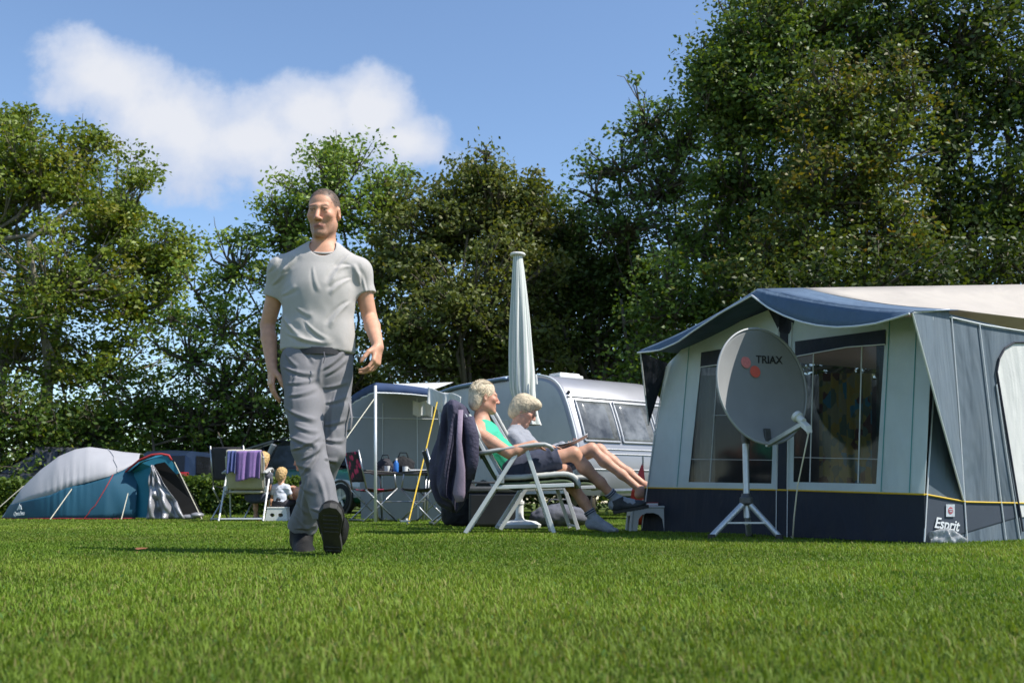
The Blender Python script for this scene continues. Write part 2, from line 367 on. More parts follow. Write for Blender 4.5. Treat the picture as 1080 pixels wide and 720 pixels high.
def add_eyes(O, R, s, parent, look=(0, 1, 0)):
    lk = unit(R@V(*look))
    for sg in (-1, 1):
        c = O+R@(V(sg*.0315, .0755, .0115)*s); t = np.linspace(0, math.pi, 14); a = np.arange(16)*2*math.pi/16
        S, U, D = frame_from(lk); p = np.stack([np.sin(t)[:, None]*np.cos(a), np.sin(t)[:, None]*np.sin(a), np.cos(t)[:, None]*np.ones(16)], -1)
        v = c+.0127*s*(p@np.stack([S, U, D], 0)); b = MB(); b.grid(v, closed_v=True); me = b.mesh('eye', True)
        ang = np.repeat(t, 16); col = np.where(ang[:, None] < .2, V(.01, .01, .01), np.where(ang[:, None] < .5, V(.12, .11, .09), V(.40, .36, .33)))
        set_attr(me, 'col', col); link_mesh('eye', me, M['eye'], parent)
def add_hand(F, w, d, pn, l, curls, s=1., spread=1., thumb=0.35):
    d = unit(d); pn = unit(np.asarray(pn)-np.dot(pn, d)*d); l0 = np.cross(d, pn); l = l0*np.sign(np.dot(l0, l)); w = np.asarray(w, float)
    offs = [.031, .0105, -.0105, -.0305]; pl = [.088, .092, .086, .078]; ln = [1., 1.1, 1.02, .8]; rr = [.0092, .0094, .009, .0078]
    for i in range(4):
        kn = w+(d*pl[i]+l*offs[i]-pn*.002)*s
        F.cone(w+l*offs[i]*.55*s, kn, .0145*s, .0118*s, .014*s)
        dirn = unit(d+l*offs[i]*2.2*spread); p = kn; k = .004*s; r = rr[i]*s
        for j, (sl, cf) in enumerate(((.043, .75), (.027, 1.), (.022, .7))):
            ax = np.cross(dirn, pn); 
            if np.linalg.norm(ax) < 1e-3: ax = l
            ax = unit(np.cross(d, pn)); dirn = rotaxis(ax, curls[i]*cf)@dirn
            q = p+dirn*sl*ln[i]*s; F.cone(p, q, r, r*.92, k); p = q; r *= .92; k = .002*s
    b = w+(d*.018+l*.022+pn*.004)*s; t1 = b+unit(d*.75+l*.62+pn*thumb)*.048*s; t2 = t1+unit(d*.92+l*.22+pn*thumb)*.034*s; t3 = t2+unit(d*.95+l*.02+pn*thumb*1.3)*.026*s
    F.cone(b, t1, .0165*s, .0125*s, .014*s); F.cone(t1, t2, .0118*s, .0108*s, .003*s); F.cone(t2, t3, .0108*s, .009*s, .002*s)
def add_arm(F, sh, el, wr, s=1., k=.03, slim=1.):
    m = el+(wr-el)*.3; F.chain([sh, sh+(el-sh)*.45, el], V(.052, .049, .041)*s*slim, k*.4*s); F.chain([el, m, wr], V(.040, .0435, .0285)*s*slim, k*.25*s)
def add_leg(F, hip, kn, an, s=1., k=.04, back=None, slim=1.):
    F.chain([hip, hip+(kn-hip)*.5, kn], V(.09, .075, .056)*s*slim, k*s)
    m = kn+(an-kn)*.28; 
    if back is not None: m = m+np.asarray(back)*.016*s
    F.chain([kn, m, kn+(an-kn)*.62, an], V(.054, .057, .044, .035)*s*slim, k*s)
def add_foot(F, an, fw, up, s=1.):
    fw = unit(fw); up = unit(np.asarray(up)-np.dot(up, fw)*fw); h = an-fw*.03*s-up*.035*s; ball = an+fw*.125*s-up*.055*s; toe = an+fw*.19*s-up*.06*s
    F.cone(an, h, .036*s, .032*s, .03*s); F.cone(an+fw*.01*s, ball, .036*s, .03*s, .03*s); sd = np.cross(fw, up)
    F.cone(h, ball, .03*s, .026*s, .03*s)
    for i, o in enumerate((-.028, -.013, .002, .015, .027)): F.cone(ball+sd*o*s, toe+sd*o*1.1*s-fw*abs(o+.01)*.5*s, .014*s, .0105*s, .008*s)
SOLE = [(0, -.045), (.028, -.04), (.036, -.015), (.035, .03), (.034, .07), (.041, .12), (.047, .165), (.043, .205), (.025, .235), (0, .245), (-.025, .238), (-.041, .205), (-.045, .165), (-.038, .12), (-.031, .07), (-.034, .03), (-.036, -.015), (-.028, -.04)]
def add_shoe(parent, an, fw, up, mu, ms, s=1., h=.005, label=None, high=.075):
    """ankle point, direction of the toe, up of the foot"""
    fw = unit(fw); up = unit(np.asarray(up)-np.dot(up, fw)*fw); sd = np.cross(fw, up); T = lambda x, y, z: an+(sd*x+fw*y+up*z)*s
    lo = an-.32*s; hi = an+.32*s; F = Field(lo, hi, h)
    F.ell(T(0, -.008, -.05), V(.042, .05, .05)*s, np.stack([sd, fw, up], 1), .02); F.ell(T(0, .09, -.062), V(.045, .1, .042)*s, np.stack([sd, fw, up], 1), .03); F.ell(T(0.001, .165, -.07), V(.05, .075, .037)*s, np.stack([sd, fw, up], 1), .03)
    F.cone(T(0, .0, -.03), T(0, .0, high-.075), .05*s, .052*s, .04); F.cone(T(0, .06, -.04), T(0, .01, 0), .038*s, .045*s, .03)
    F.plane(T(0, 0, -.083), -up); F.plane(T(0, -.01, high-.07), unit(up-.25*fw)*1.)
    o = sdf_object('shoe', F, mu, parent, disp=lambda v: .0012*fbm(v*45))
    if label: o['label'] = label
    b = MB(); pts = [T(x*1.06, y*1.03, -.082) for x, y in SOLE]; b.extrude(pts, -up*.026*s)
    for y in (.1, .125, .15, .175, .2, .0, -.022): b.bar(T(-.03, y, -.1085), T(.03, y, -.1085), .011*s, .006*s, up)
    b.build('sole', ms, o, bevel=.004); 
    lc = MB()
    for q in (.035, .055, .075, .095): lc.tube([T(-.022, q, -.028+(.055-q)*.35), T(0, q+.004, -.0165+(.055-q)*.38), T(.022, q, -.028+(.055-q)*.35)], .0035*s, 5)
    lc.build('laces', ms, o)
    return o
def ring_cut(F, p, n): return F.plane(p, n)
def hair_strands(name, O, R, s, parent, m, n, gen, w=.004, seed=1):
    """locks as thin tapering ribbons; gen(rng)-> list of local points"""
    g = np.random.default_rng(seed); b = MB()
    for _ in range(n):
        pts = gen(g)
        if pts is None: continue
        b.tube([O+R@(np.asarray(p)*s) for p in pts], [w*s*(1-.75*i/(len(pts)-1)) for i in range(len(pts))], 4, True, .5)
    return b.build(name, m, parent, smooth=True)
M = {}
M['eye'] = attr_mat('eye', rough=.15, var=.02)
M['skin'] = attr_mat('skin', rough=.5, sss=.12, bump=.25, bscale=260, var=.09, vscale=35, spec=.35)
# ---------------------------------------------------------------- the walking man
def build_man():
    t = thing('person', P(335, 580, 5.08)*V(1, 1, 0), 'man in pale grey t-shirt and grey trousers striding across the lawn, arms loose', 'person')
    Y = 5.06; K = 1.0
    pel = P(335, 384, Y); wst = P(335, 350, Y-.0); chs = P(337, 308, Y-.01); upc = P(338, 283, Y); nb = P(341, 264, Y+.01)
    shR = P(297, 285, Y-.01); shL = P(378.5, 287, Y+.03); elR = P(282, 343, Y+.06); wrR = P(287, 388, Y-.02); elL = P(390, 335, Y+.06); wrL = P(399, 366, Y-.14)
    hpR = P(317, 385, Y-.02); hpL = P(352, 385, Y+.02); knR = P(325, 470, Y-.17); anR = P(347, 553, 4.86); knL = P(347, 476, Y-.0); anL = P(318, 559, 5.3)
    fb = unit(V(.12, -1, 0)); side = unit(np.cross(fb, V(0, 0, 1)))
    ho = P(341.5, 226, Y-.03); hd = head_R(V(-.13, -1, -.17)); hs = 1.04
    lo = V(-1.5, 4.45, -.05); hi = V(-.5, 5.6, 2.02); F = Field(V(-1.42, 4.72, .2), V(-.6, 5.4, 2.02), .0042)
    # body
    F.cone(pel-V(0, 0, .03), wst, .14, .138, .05, 'u', (fb, .68)); F.cone(wst, chs, .138, .15, .05, 'u', (fb, .66)); F.cone(chs, upc, .15, .13, .05, 'u', (fb, .62))
    F.cone(shR, shL, .052, .052, .05); F.cone(nb+V(0, 0, .0), shR*.65+upc*.35+V(0, 0, .02), .05, .045, .05); F.cone(nb, shL*.65+upc*.35+V(0, 0, .02), .05, .045, .05)
    add_arm(F, shR, elR, wrR, 1.0, slim=.93); add_arm(F, shL, elL, wrL, 1.02, slim=.93)
    add_hand(F, wrR, unit(V(.03, -.12, -1)), V(.9, .5, 0), V(.4, -.9, 0), [.3, .34, .38, .42], .98, .45)
    add_hand(F, wrL, unit(V(-.1, -.35, -1)), V(-.95, .3, .0), V(-.15, -.9, .1), [.6, .66, .7, .74], 1.0, .4, .4)
    add_leg(F, hpR, knR, anR, .95); add_leg(F, hpL, knL, anL, .95)
    add_head(F, ho, hd, hs, nb, nr=.053)
    F.cone(nb+fb*.02, ho+hd@V(.03, .03, -.09), .02, .012, .03)
    skin = (.57, .30, .195)
    sdf_object('body', F, M['skin'], t, col=lambda v: face_col(v, ho, hd, hs, skin, brow=(.13, .075, .05), stubble=(.17, .105, .08, .62), flush=.25, buzz=(.085, .06, .045, .88)))
    add_eyes(ho, hd, hs, t, (-.1, 1, .0))
    # cropped hair
    H = Field(ho-.17, ho+.17, .0035); T = lambda *p: ho+hd@(V(*p)*hs)
    H.ell(T(0, -.016, .0445), V(.0768, .0966, .0862)*hs, hd, .01); H.ell(T(0, .107, -.004), V(.095, .08, .115)*hs, hd, .006, 's'); H.plane(T(0, 0, -.045), hd@V(0, .3, -1)); 
    for sg in (-1, 1): H.ell(T(sg*.085, .0, -.02), V(.03, .034, .046)*hs, hd, .004, 's'); H.ell(T(sg*.045, .085, .085), V(.018, .03, .024)*hs, hd, .006, 's')
    sdf_object('hair', H, M['buzz'], t, disp=lambda v: .0016*vnoise(v*260)+.0012*vnoise(v*90)-.001, it=2)
    # t-shirt: a hollow shell
    S = Field(V(-1.4, 4.7, .95), V(-.62, 5.42, 1.9), .0045); o = .016
    S.cone(pel+V(0, 0, .06), wst, .165+o, .152+o, .05, 'u', (fb, .66)); S.cone(wst, chs, .152+o, .158+o, .06, 'u', (fb, .68)); S.cone(chs, upc+V(0, 0, -.01), .16+o, .135+o, .05, 'u', (fb, .64))
    S.cone(shR, shL, .058+o*.6, .058+o*.6, .05); S.cone(nb, shR*.88+upc*.12+V(0, 0, .012), .06, .058, .05); S.cone(nb, shL*.88+upc*.12+V(0, 0, .012), .06, .058, .05)
    B = S.copy(); B.plane(P(335, 371, Y), V(-.04, 0, -1))
    for sh, el in ((shR, elR), (shL, elL)):
        A = Field(S.lo, S.lo+(S.n-1)*S.h, S.h); A.n = S.n; A.ax = S.ax; A.D = np.full(S.D.shape, 1., np.float32)
        A.cone(sh, sh+(el-sh)*1.2, .057, .074, 0); A.plane(sh+(el-sh)*.5, unit((el-sh)+V(0, -.03, 0)))
        h = np.maximum(.045-np.abs(A.D-B.D), 0)/.045; B.D = np.minimum(A.D, B.D)-h*h*.045*.25
    B.shell(.013); B.cone(nb-fb*.03+V(0, 0, .02), nb+fb*.05-V(0, 0, .0), .066, .068, .004, 's'); B.cone(nb, nb+V(0, 0, .12), .07, .09, .0, 's')
    def sd(v, nn):
        q = (v-chs); x = q@side; z = q[:, 2]; y = q@fb
        rd = lambda n, e=.02: 1-2.2*np.sqrt(n*n+e)
        f = rd(vnoise(np.stack([x*9+z*5, y*4, z*4-x*4], 1)))
        g = rd(vnoise(np.stack([x*13-z*8+40, y*6, z*8+x*7], 1)), .04)
        low = np.clip(-(z+.02)/.2, 0, 1)
        ck = lambda a: [((x0/3.27+250), (y0/3.27+180), (x1/3.27+250), (y1/3.27+180), A, w) for x0, y0, x1, y1, A, w in a]
        cr = creases(v, nn, ck([(395, 285, 322, 395, 9, 2.6), (392, 330, 340, 345, 6, 2), (392, 372, 318, 425, 8, 2.2), (388, 452, 318, 540, 9, 2.4), (150, 352, 200, 282, 8, 2.4), (152, 430, 205, 395, 5, 2), (158, 500, 240, 588, 9, 2.4), (170, 560, 330, 592, 8, 2.2), (235, 520, 320, 585, 6, 2), (262, 330, 286, 420, 4, 2), (120, 395, 170, 330, 7, 2), (425, 395, 398, 320, 7, 2), (445, 420, 415, 345, 5, 1.8), (105, 350, 140, 300, 5, 1.8), (205, 470, 260, 500, 4, 2)]))
        return cr+.004*f*(.35+.65*low)+.003*g*(.3+.7*low)+.008*np.clip((-z-.12)/.2, 0, 1)*vnoise(np.stack([x*14, y*14, z*3], 1))
    sdf_object('t_shirt', B, M['shirt'], t, disp=sd, it=5)
    b = MB(); a = np.linspace(0, 2*math.pi, 40); c = nb+fb*.012-V(0, 0, .012)
    b.tube([c+side*math.cos(k)*.074+fb*(math.sin(k)*.075)+V(0, 0, -.038*math.sin(k)+.012) for k in a], .0068, 6, False); b.build('collar', M['shirt'], t, smooth=True)
    # trousers
    S = Field(V(-1.42, 4.62, .03), V(-.62, 5.5, 1.16), .0048)
    S.cone(pel-V(0, 0, .03), wst+V(0, 0, .03), .152, .148, .06, 'u', (fb, .72)); S.cone(pel-V(0, 0, .05)+(hpR-pel)*.6, pel-V(0, 0, .05)+(hpL-pel)*.6, .11, .11, .05)
    e = unit(anR-knR); S.chain([hpR+V(0, 0, .02), hpR*.5+knR*.5, knR, knR*.5+anR*.5, anR+e*.1], V(.102, .092, .076, .070, .072), .03)
    e2 = unit(anL-knL)
    R2 = Field(S.lo, S.lo+(S.n-1)*S.h, S.h); R2.n = S.n; R2.ax = S.ax; R2.D = np.full(S.D.shape, 1., np.float32)
    R2.chain([hpL+V(0, 0, .02), hpL*.5+knL*.5, knL, knL*.5+anL*.5, anL+e2*.1], V(.102, .092, .076, .073, .077), .03); R2.plane(anL-e2*.015, e2+V(0.1, 0, 0))
    top = P(335, 361, Y); S.plane(anR-e*.015, e+V(.25, 0, 0)*0+V(0, 0, 0)) if False else None
    h = np.maximum(.03-np.abs(R2.D-S.D), 0)/.03
    zz = S.ax[2][None, None, :]; blend = np.clip((zz-.62)/.2, 0, 1)   # the legs only melt together at the crotch
    # cut the forward leg's hem before joining
    n = unit(e+V(.0, .25, 0)); hc = anR-e*.045; pl = (S.ax[0][:, None, None]-hc[0])*n[0]+(S.ax[1][None, :, None]-hc[1])*n[1]+(zz-hc[2])*n[2]
    S.D = np.where(zz < .55, np.maximum(S.D, pl), S.D); S.D = np.minimum(S.D, R2.D)-h*h*.03*.25*blend; S.D = S.D.astype(np.float32)
    S.plane(P(335, 362, Y), V(-.02, 0, 1)); S.shell(.014)
    def td(v, nn):
        z = v[:, 2]; x = (v-pel)@side; y = (v-pel)@fb
        rd = lambda n, e=.03: 1-2.2*np.sqrt(n*n+e)
        f = rd(vnoise(np.stack([x*5+z*2, y*4, z*8+x*7], 1))); g = rd(vnoise(np.stack([x*7-z*4+9, y*6, z*11-x*9], 1)), .05)
        kn = np.exp(-((z-.5)/.14)**2)+.8*np.exp(-((z-.12)/.1)**2)+.7*np.exp(-((z-.92)/.1)**2)
        long = rd(vnoise(np.stack([x*10, y*9, z*2.2+4], 1)), .05)
        ck = lambda a: [((x0/2.77+260), (y0/2.77+340), (x1/2.77+260), (y1/2.77+340), A, w) for x0, y0, x1, y1, A, w in a]
        cr = creases(v, nn, ck([(105, 128, 205, 152, 8, 2), (112, 178, 212, 160, 6, 2), (112, 248, 208, 285, 9, 2.2), (118, 215, 205, 190, 7, 2), (122, 330, 212, 358, 10, 2.2), (128, 372, 216, 330, 10, 2), (140, 300, 214, 318, 7, 2), (160, 445, 214, 352, 11, 2.2), (158, 400, 214, 365, 8, 1.8), (128, 405, 190, 425, 7, 2), (226, 100, 214, 190, 8, 2), (218, 140, 298, 66, 9, 2.2), (228, 155, 292, 102, 7, 2), (222, 190, 298, 170, 7, 2), (228, 395, 266, 404, 11, 2), (228, 235, 296, 212, 7, 2), (222, 300, 290, 280, 7, 2), (224, 340, 284, 345, 8, 2), (180, 455, 172, 600, 9, 2.4), (232, 560, 204, 440, 8, 2.2), (186, 540, 240, 552, 8, 2), (150, 470, 205, 500, 5, 2), (140, 560, 190, 610, 8, 2), (135, 500, 185, 560, 7, 2), (140, 600, 205, 590, 7, 1.8), (150, 130, 140, 300, 4, 2.2), (260, 200, 255, 360, 4, 2), (115, 90, 150, 130, 6, 1.8), (180, 75, 200, 120, 5, 1.8)]))
        return cr+(.005*f+.003*g)*(.3+.7*kn)+.004*long*(.3+.7*np.clip((.5-z)/.4, 0, 1))
    tr = sdf_object('trousers', S, M['trousers'], t, disp=td, it=4)
    b = MB(); wc = P(335, 373.5, Y); a = np.linspace(0, 2*math.pi, 60)
    rg = lambda k, r: wc+side*math.cos(k)*(.158+r)+fb*math.sin(k)*(.116+r)
    b.grid([[rg(k, .006)+V(0, 0, z) for z in (-.014, .02)] for k in a]); b.build('belt', M['belt'], t, solid=.004)
    b = MB(); b.tube([P(341.5, 371, Y-.155), P(342.6, 377, Y-.165), P(341, 383, Y-.168)], .0028, 5); b.build('drawstring', M['trousers_dark'], tr)
    b = MB()   # strap hanging from the thigh pocket
    b.tube([P(369, 425, Y-.02), P(371, 440, Y-.03), P(370, 452, Y-.03), P(366.5, 455, Y-.03)], .0075, 6, True, .3); b.build('strap', M['trousers'], tr, smooth=True)
    # socks and shoes
    fwR = unit(V(.1, -1, 0)*.77+V(0, 0, .64)); upR = unit(V(0, .64, .77))
    fwL = unit(V(.30, -.95, -.16)); upL = V(.0, -.1, 1)
    for an, e_, in ((anR, e), (anL, e2)):
        b = MB(); b.tube([an-e_*.16, an-e_*.02, an+e_*.03], [.05, .052, .052], 14); b.build('sock', M['black_cloth'], t, smooth=True)
    hl = G(351, 4.83)
    add_shoe(t, hl+upR*.124+fwR*.045, fwR, upR, M['shoe'], M['sole'], 1.16, .005)
    add_shoe(t, anL+V(-.0, 0, .0)-V(0, 0, .005), fwL, upL, M['shoe'], M['sole'], 1.12, .005)
    return t
M['shirt'] = mat('shirt', (.41, .385, .368), .85, .06, 9, .25, 700, sheen=.2, dirt_or_reflection=(.33, .32, .30), dscale=160, damt=.55)
M['trousers'] = mat('trousers', (.178, .173, .185), .8, .07, 7, .2, 900, dirt_or_reflection=(.135, .13, .15), dscale=120, damt=.4)
M['trousers_dark'] = mat('trousers_dark', (.1, .098, .112), .8, .1)
M['belt'] = mat('belt', (.018, .018, .022), .55, .2)
M['buzz'] = mat('buzz', (.07, .052, .041), .8, .35, 120, .6, 400)
M['black_cloth'] = mat('black_cloth', (.012, .012, .014), .9, .2)
M['shoe'] = mat('shoe', (.010, .0098, .010), .7, .3, 20, .15, 200, spec=.25, dirt_or_reflection=(.032, .03, .026), dscale=14, damt=.4)
M['sole'] = mat('sole', (.028, .027, .026), .75, .25, 30, .2, 120, dirt_or_reflection=(.08, .075, .055), dscale=20, damt=.6)
# ---------------------------------------------------------------- sky, sun, lawn
SUN_EL = R_(53); SUN_AZ = R_(-17)    # azimuth measured from +X towards +Y
sd_ = V(math.cos(SUN_EL)*math.cos(SUN_AZ), math.cos(SUN_EL)*math.sin(SUN_AZ), math.sin(SUN_EL))
sun = bpy.data.lights.new('sun', 'SUN'); so = bpy.data.objects.new('sun', sun); COL.objects.link(so)
sun.energy = 4.1; sun.angle = R_(.53); sun.color = (1, .955, .87)
so.rotation_euler = Vector(sd_).to_track_quat('Z', 'Y').to_euler(); so.location = (20, 0, 30)
W = bpy.data.worlds.new('World'); SC.world = W; W.use_nodes = True; nt = W.node_tree; L = nt.links.new
bg = nt.nodes['Background']; sky = N(nt, 'ShaderNodeTexSky', sky_type='NISHITA', sun_disc=False, sun_elevation=SUN_EL, sun_rotation=math.pi/2-SUN_AZ, altitude=0., air_density=1.0, dust_density=.15, ozone_density=3.)
bg.inputs['Strength'].default_value = .112
tc = N(nt, 'ShaderNodeTexCoord'); sx = N(nt, 'ShaderNodeSeparateXYZ'); L(tc.outputs['Generated'], sx.inputs[0])
def mth(op, a, b=None, c=None, clamp=False):
    n = N(nt, 'ShaderNodeMath', operation=op, use_clamp=clamp)
    for i, q in enumerate((a, b, c)):
        if q is None: continue
        if hasattr(q, 'links'): L(q, n.inputs[i])
        else: n.inputs[i].default_value = q
    return n.outputs[0]
# cumulus: lobes of direction (bearing, height) roughened with noise
yy = mth('MAXIMUM', sx.outputs[1], .05); U = mth('DIVIDE', sx.outputs[0], yy); Wv = mth('DIVIDE', sx.outputs[2], yy)
cmb = N(nt, 'ShaderNodeCombineXYZ'); L(U, cmb.inputs[0]); L(Wv, cmb.inputs[1])
n1 = N(nt, 'ShaderNodeTexNoise', i_Scale=6., i_Detail=9., i_Roughness=.55); L(cmb.outputs[0], n1.inputs['Vector'])
n2 = N(nt, 'ShaderNodeTexNoise', i_Scale=17., i_Detail=9., i_Roughness=.6); n2.noise_dimensions = '2D'; L(cmb.outputs[0], n2.inputs['Vector'])
nn = mth('ADD', mth('MULTIPLY', mth('SUBTRACT', n1.outputs[0], .5), 2.6), mth('MULTIPLY', mth('SUBTRACT', n2.outputs[0], .5), 1.7))
def lobe(px, py, rx, ry, ang=0.):
    d = ray(px, py); u0, w0 = d[0]/d[1], d[2]/d[1]; du = mth('SUBTRACT', U, u0); dw = mth('SUBTRACT', Wv, w0); c, s = math.cos(ang), math.sin(ang)
    a = mth('DIVIDE', mth('ADD', mth('MULTIPLY', du, c), mth('MULTIPLY', dw, s)), rx/1050.); b = mth('DIVIDE', mth('SUBTRACT', mth('MULTIPLY', dw, c), mth('MULTIPLY', du, s)), ry/1050.)
    return mth('SUBTRACT', 1., mth('SQRT', mth('ADD', mth('MULTIPLY', a, a), mth('MULTIPLY', b, b))))
ls = [lobe(115, 85, 90, 50, -.3), lobe(185, 130, 120, 62, -.5), lobe(260, 150, 150, 50, -.1), lobe(330, 125, 60, 46), lobe(392, 118, 52, 48, -.5), lobe(430, 150, 60, 34, -.2)]
m = ls[0]
for q in ls[1:]: m = mth('SMOOTH_MAX', m, q, .18)
den = mth('ADD', m, mth('MULTIPLY', nn, .55))
mr = N(nt, 'ShaderNodeMapRange', interpolation_type='SMOOTHSTEP'); mr.inputs[1].default_value = -.25; mr.inputs[2].default_value = .22; L(den, mr.inputs[0])
core = N(nt, 'ShaderNodeMapRange', interpolation_type='SMOOTHSTEP'); core.inputs[1].default_value = .05; core.inputs[2].default_value = .8; L(den, core.inputs[0])
cc = N(nt, 'ShaderNodeMix', data_type='RGBA'); cc.inputs['A'].default_value = (2.9, 3.35, 4.3, 1); cc.inputs['B'].default_value = (4.2, 4.3, 4.6, 1); L(core.outputs[0], cc.inputs[0])
mx = N(nt, 'ShaderNodeMix', data_type='RGBA'); L(mth('MULTIPLY', mr.outputs[0], .96), mx.inputs[0]); L(sky.outputs[0], mx.inputs['A']); L(cc.outputs['Result'], mx.inputs['B'])
L(mx.outputs['Result'], bg.inputs[0])
vs = SC.view_settings; vs.view_transform = 'Standard'; vs.look = 'None'; vs.exposure = .82; vs.gamma = 1; vs.use_curve_mapping = False
SC.cycles.use_denoising = True; SC.cycles.max_bounces = 8; SC.cycles.transparent_max_bounces = 16; SC.cycles.caustics_reflective = False; SC.cycles.caustics_refractive = False
# ground sheet with a slight swell
def gz(x, y): return .006*vnoise(np.stack([x*.9, y*.9, 0*x], -1))+.004*vnoise(np.stack([x*2.3, y*2.3, 0*x+5], -1))-.008
def build_lawn():
    b = MB(); k = np.concatenate([-np.geomspace(600, 1, 34), np.linspace(-.9, .9, 14), np.geomspace(1, 600, 34)])*1.
    xs = np.unique(np.concatenate([np.linspace(-12, 12, 97), -np.geomspace(12, 700, 14), np.geomspace(12, 700, 14)])); ys = np.unique(np.concatenate([np.linspace(-2, 26, 113), np.geomspace(26, 800, 14), -np.geomspace(2, 400, 10)]))
    X, Yg = np.meshgrid(xs, ys, indexing='ij'); b.grid(np.stack([X, Yg, gz(X, Yg)], -1))
    m, nt, bs = _nodes('soil_turf'); L = nt.links.new; tc = N(nt, 'ShaderNodeTexCoord')
    a = N(nt, 'ShaderNodeTexNoise', i_Scale=1.1, i_Detail=8., i_Roughness=.65); c = N(nt, 'ShaderNodeTexNoise', i_Scale=45., i_Detail=6.); L(tc.outputs['Object'], a.inputs['Vector']); L(tc.outputs['Object'], c.inputs['Vector'])
    r1 = N(nt, 'ShaderNodeValToRGB'); r1.color_ramp.elements[0].position = .35; r1.color_ramp.elements[0].color = (.06, .095, .015, 1); r1.color_ramp.elements[1].position = .7; r1.color_ramp.elements[1].color = (.105, .14, .024, 1); L(a.outputs[0], r1.inputs[0])
    m2 = N(nt, 'ShaderNodeMix', data_type='RGBA'); m2.inputs['B'].default_value = (.05, .042, .022, 1); L(r1.outputs[0], m2.inputs['A']); rr = N(nt, 'ShaderNodeMapRange'); rr.inputs[1].default_value = .45; rr.inputs[2].default_value = .75; L(c.outputs[0], rr.inputs[0]); L(rr.outputs[0], m2.inputs[0])
    L(m2.outputs['Result'], bs.inputs['Base Color']); bs.inputs['Roughness'].default_value = .95; bs.inputs['Specular IOR Level'].default_value = .1
    bp = N(nt, 'ShaderNodeBump', i_Strength=.8, i_Distance=.02); L(c.outputs[0], bp.inputs['Height']); L(bp.outputs[0], bs.inputs['Normal'])
    tag(b.build('lawn_ground', m, smooth=True), kind='structure')
def build_grass():
    g = np.random.default_rng(11); X = []; Yl = []; Wd = []; Hh = []
    for y0, y1, dens, w in ((.85, 1.7, 30000, .0026), (1.7, 2.6, 22000, .0029), (2.6, 4, 13000, .0036), (4, 6, 7500, .0046), (6, 9, 4200, .0062), (9, 14, 1900, .0095), (14, 24, 600, .018)):
        half = lambda y: .56*y+.7
        area = (half(y0)+half(y1))*(y1-y0); n = int(area*dens); y = y0+(y1-y0)*g.random(n); x = (g.random(n)*2-1)*half(y1); k = np.abs(x) < half(y)
        n = k.sum(); X.append(x[k]); Yl.append(y[k]); Wd.append(w*(.6+.8*g.random(n))); Hh.append(g.random(n))
    x, y, w, h = map(np.concatenate, (X, Yl, Wd, Hh)); n = len(x)
    patch = fbm(np.stack([x*.8, y*.8, 0*x], -1), 3); fine = vnoise(np.stack([x*5, y*5, 0*x+3], -1))
    ht = (.009+.0125*h**1.5)*(1+.25*patch+.22*fine); ht[h > .985] *= 1.35
    broad = g.random(n) < .018; w = np.where(broad, w*3.2, w); ht = np.where(broad, ht*.75, ht)
    az = g.random(n)*2*math.pi; lean = (.15+.75*g.random(n)**1.3); dx, dy = np.cos(az)*lean*ht, np.sin(az)*lean*ht
    fa = az+math.pi/2+(g.random(n)-.5)*1.2; px, py = np.cos(fa)*w/2, np.sin(fa)*w/2; z0 = gz(x, y)-.002
    v = np.empty((n, 5, 3)); c0 = np.stack([x, y, z0], -1); side = np.stack([px, py, 0*px], -1)
    mid = np.stack([x+dx*.35, y+dy*.35, z0+ht*.6], -1); tip = np.stack([x+dx, y+dy, z0+ht*(.98-.25*lean*.6)], -1)
    v[:, 0] = c0-side; v[:, 1] = c0+side; v[:, 2] = mid+side*.8; v[:, 3] = mid-side*.8; v[:, 4] = tip
    i = np.arange(n)[:, None]*5; me = bpy.data.meshes.new('grass'); loops = np.concatenate([i+np.array([[0, 1, 2, 3]]), i+np.array([[3, 2, 4]])], 1).ravel()
    me.vertices.add(n*5); me.vertices.foreach_set('co', v.astype(np.float32).ravel()); me.loops.add(n*7); me.loops.foreach_set('vertex_index', loops.astype(np.int32))
    me.polygons.add(n*2); st = (np.arange(n)[:, None]*7+np.array([[0, 4]])).ravel(); me.polygons.foreach_set('loop_start', st.astype(np.int32)); me.update(calc_edges=True)
    tint = np.clip(.45+.5*patch+.3*fine+.22*g.standard_normal(n), 0, 1); dry = (g.random(n) < .05+.16*np.clip(patch, 0, 1)).astype(float)
    A, Bc, D = np.array((.078, .145, .013)), np.array((.18, .275, .030)), np.array((.26, .22, .09))
    col = A+(Bc-A)*tint[:, None]; col = col*(1-dry[:, None]*.75)+D*dry[:, None]*.75; worn = np.clip(fbm(np.stack([x*.38+3, y*.55, 0*x+8], -1), 3)*1.6-.2, 0, 1)*.25; col = col*(1-worn[:, None])+np.array((.24, .27, .05))*worn[:, None]*(.7+.6*g.random(n))[:, None]; lush = np.clip(-fbm(np.stack([x*.5+31, y*.7, 0*x+2], -1), 3)*1.6-.1, 0, 1)*.4; col = col*(1-lush[:, None]*.35); col[broad] = np.array((.075, .15, .03)); set_attr(me, 'col', np.repeat(col, 5, 0))
    m, nt, bs = _nodes('grass_blade'); L = nt.links.new; a = N(nt, 'ShaderNodeAttribute', attribute_name='col'); L(a.outputs['Color'], bs.inputs['Base Color']); bs.inputs['Roughness'].default_value = .6; bs.inputs['Specular IOR Level'].default_value = .2
    tr = N(nt, 'ShaderNodeBsdfTranslucent'); gm = N(nt, 'ShaderNodeMix', data_type='RGBA', blend_type='MULTIPLY'); gm.inputs[0].default_value = 1; gm.inputs['B'].default_value = (1.3, 1.25, .6, 1); L(a.outputs['Color'], gm.inputs['A']); L(gm.outputs['Result'], tr.inputs[0])
    ms = N(nt, 'ShaderNodeMixShader'); ms.inputs[0].default_value = .35; L(bs.outputs[0], ms.inputs[1]); L(tr.outputs[0], ms.inputs[2]); L(ms.outputs[0], nt.nodes['Material Output'].inputs[0])
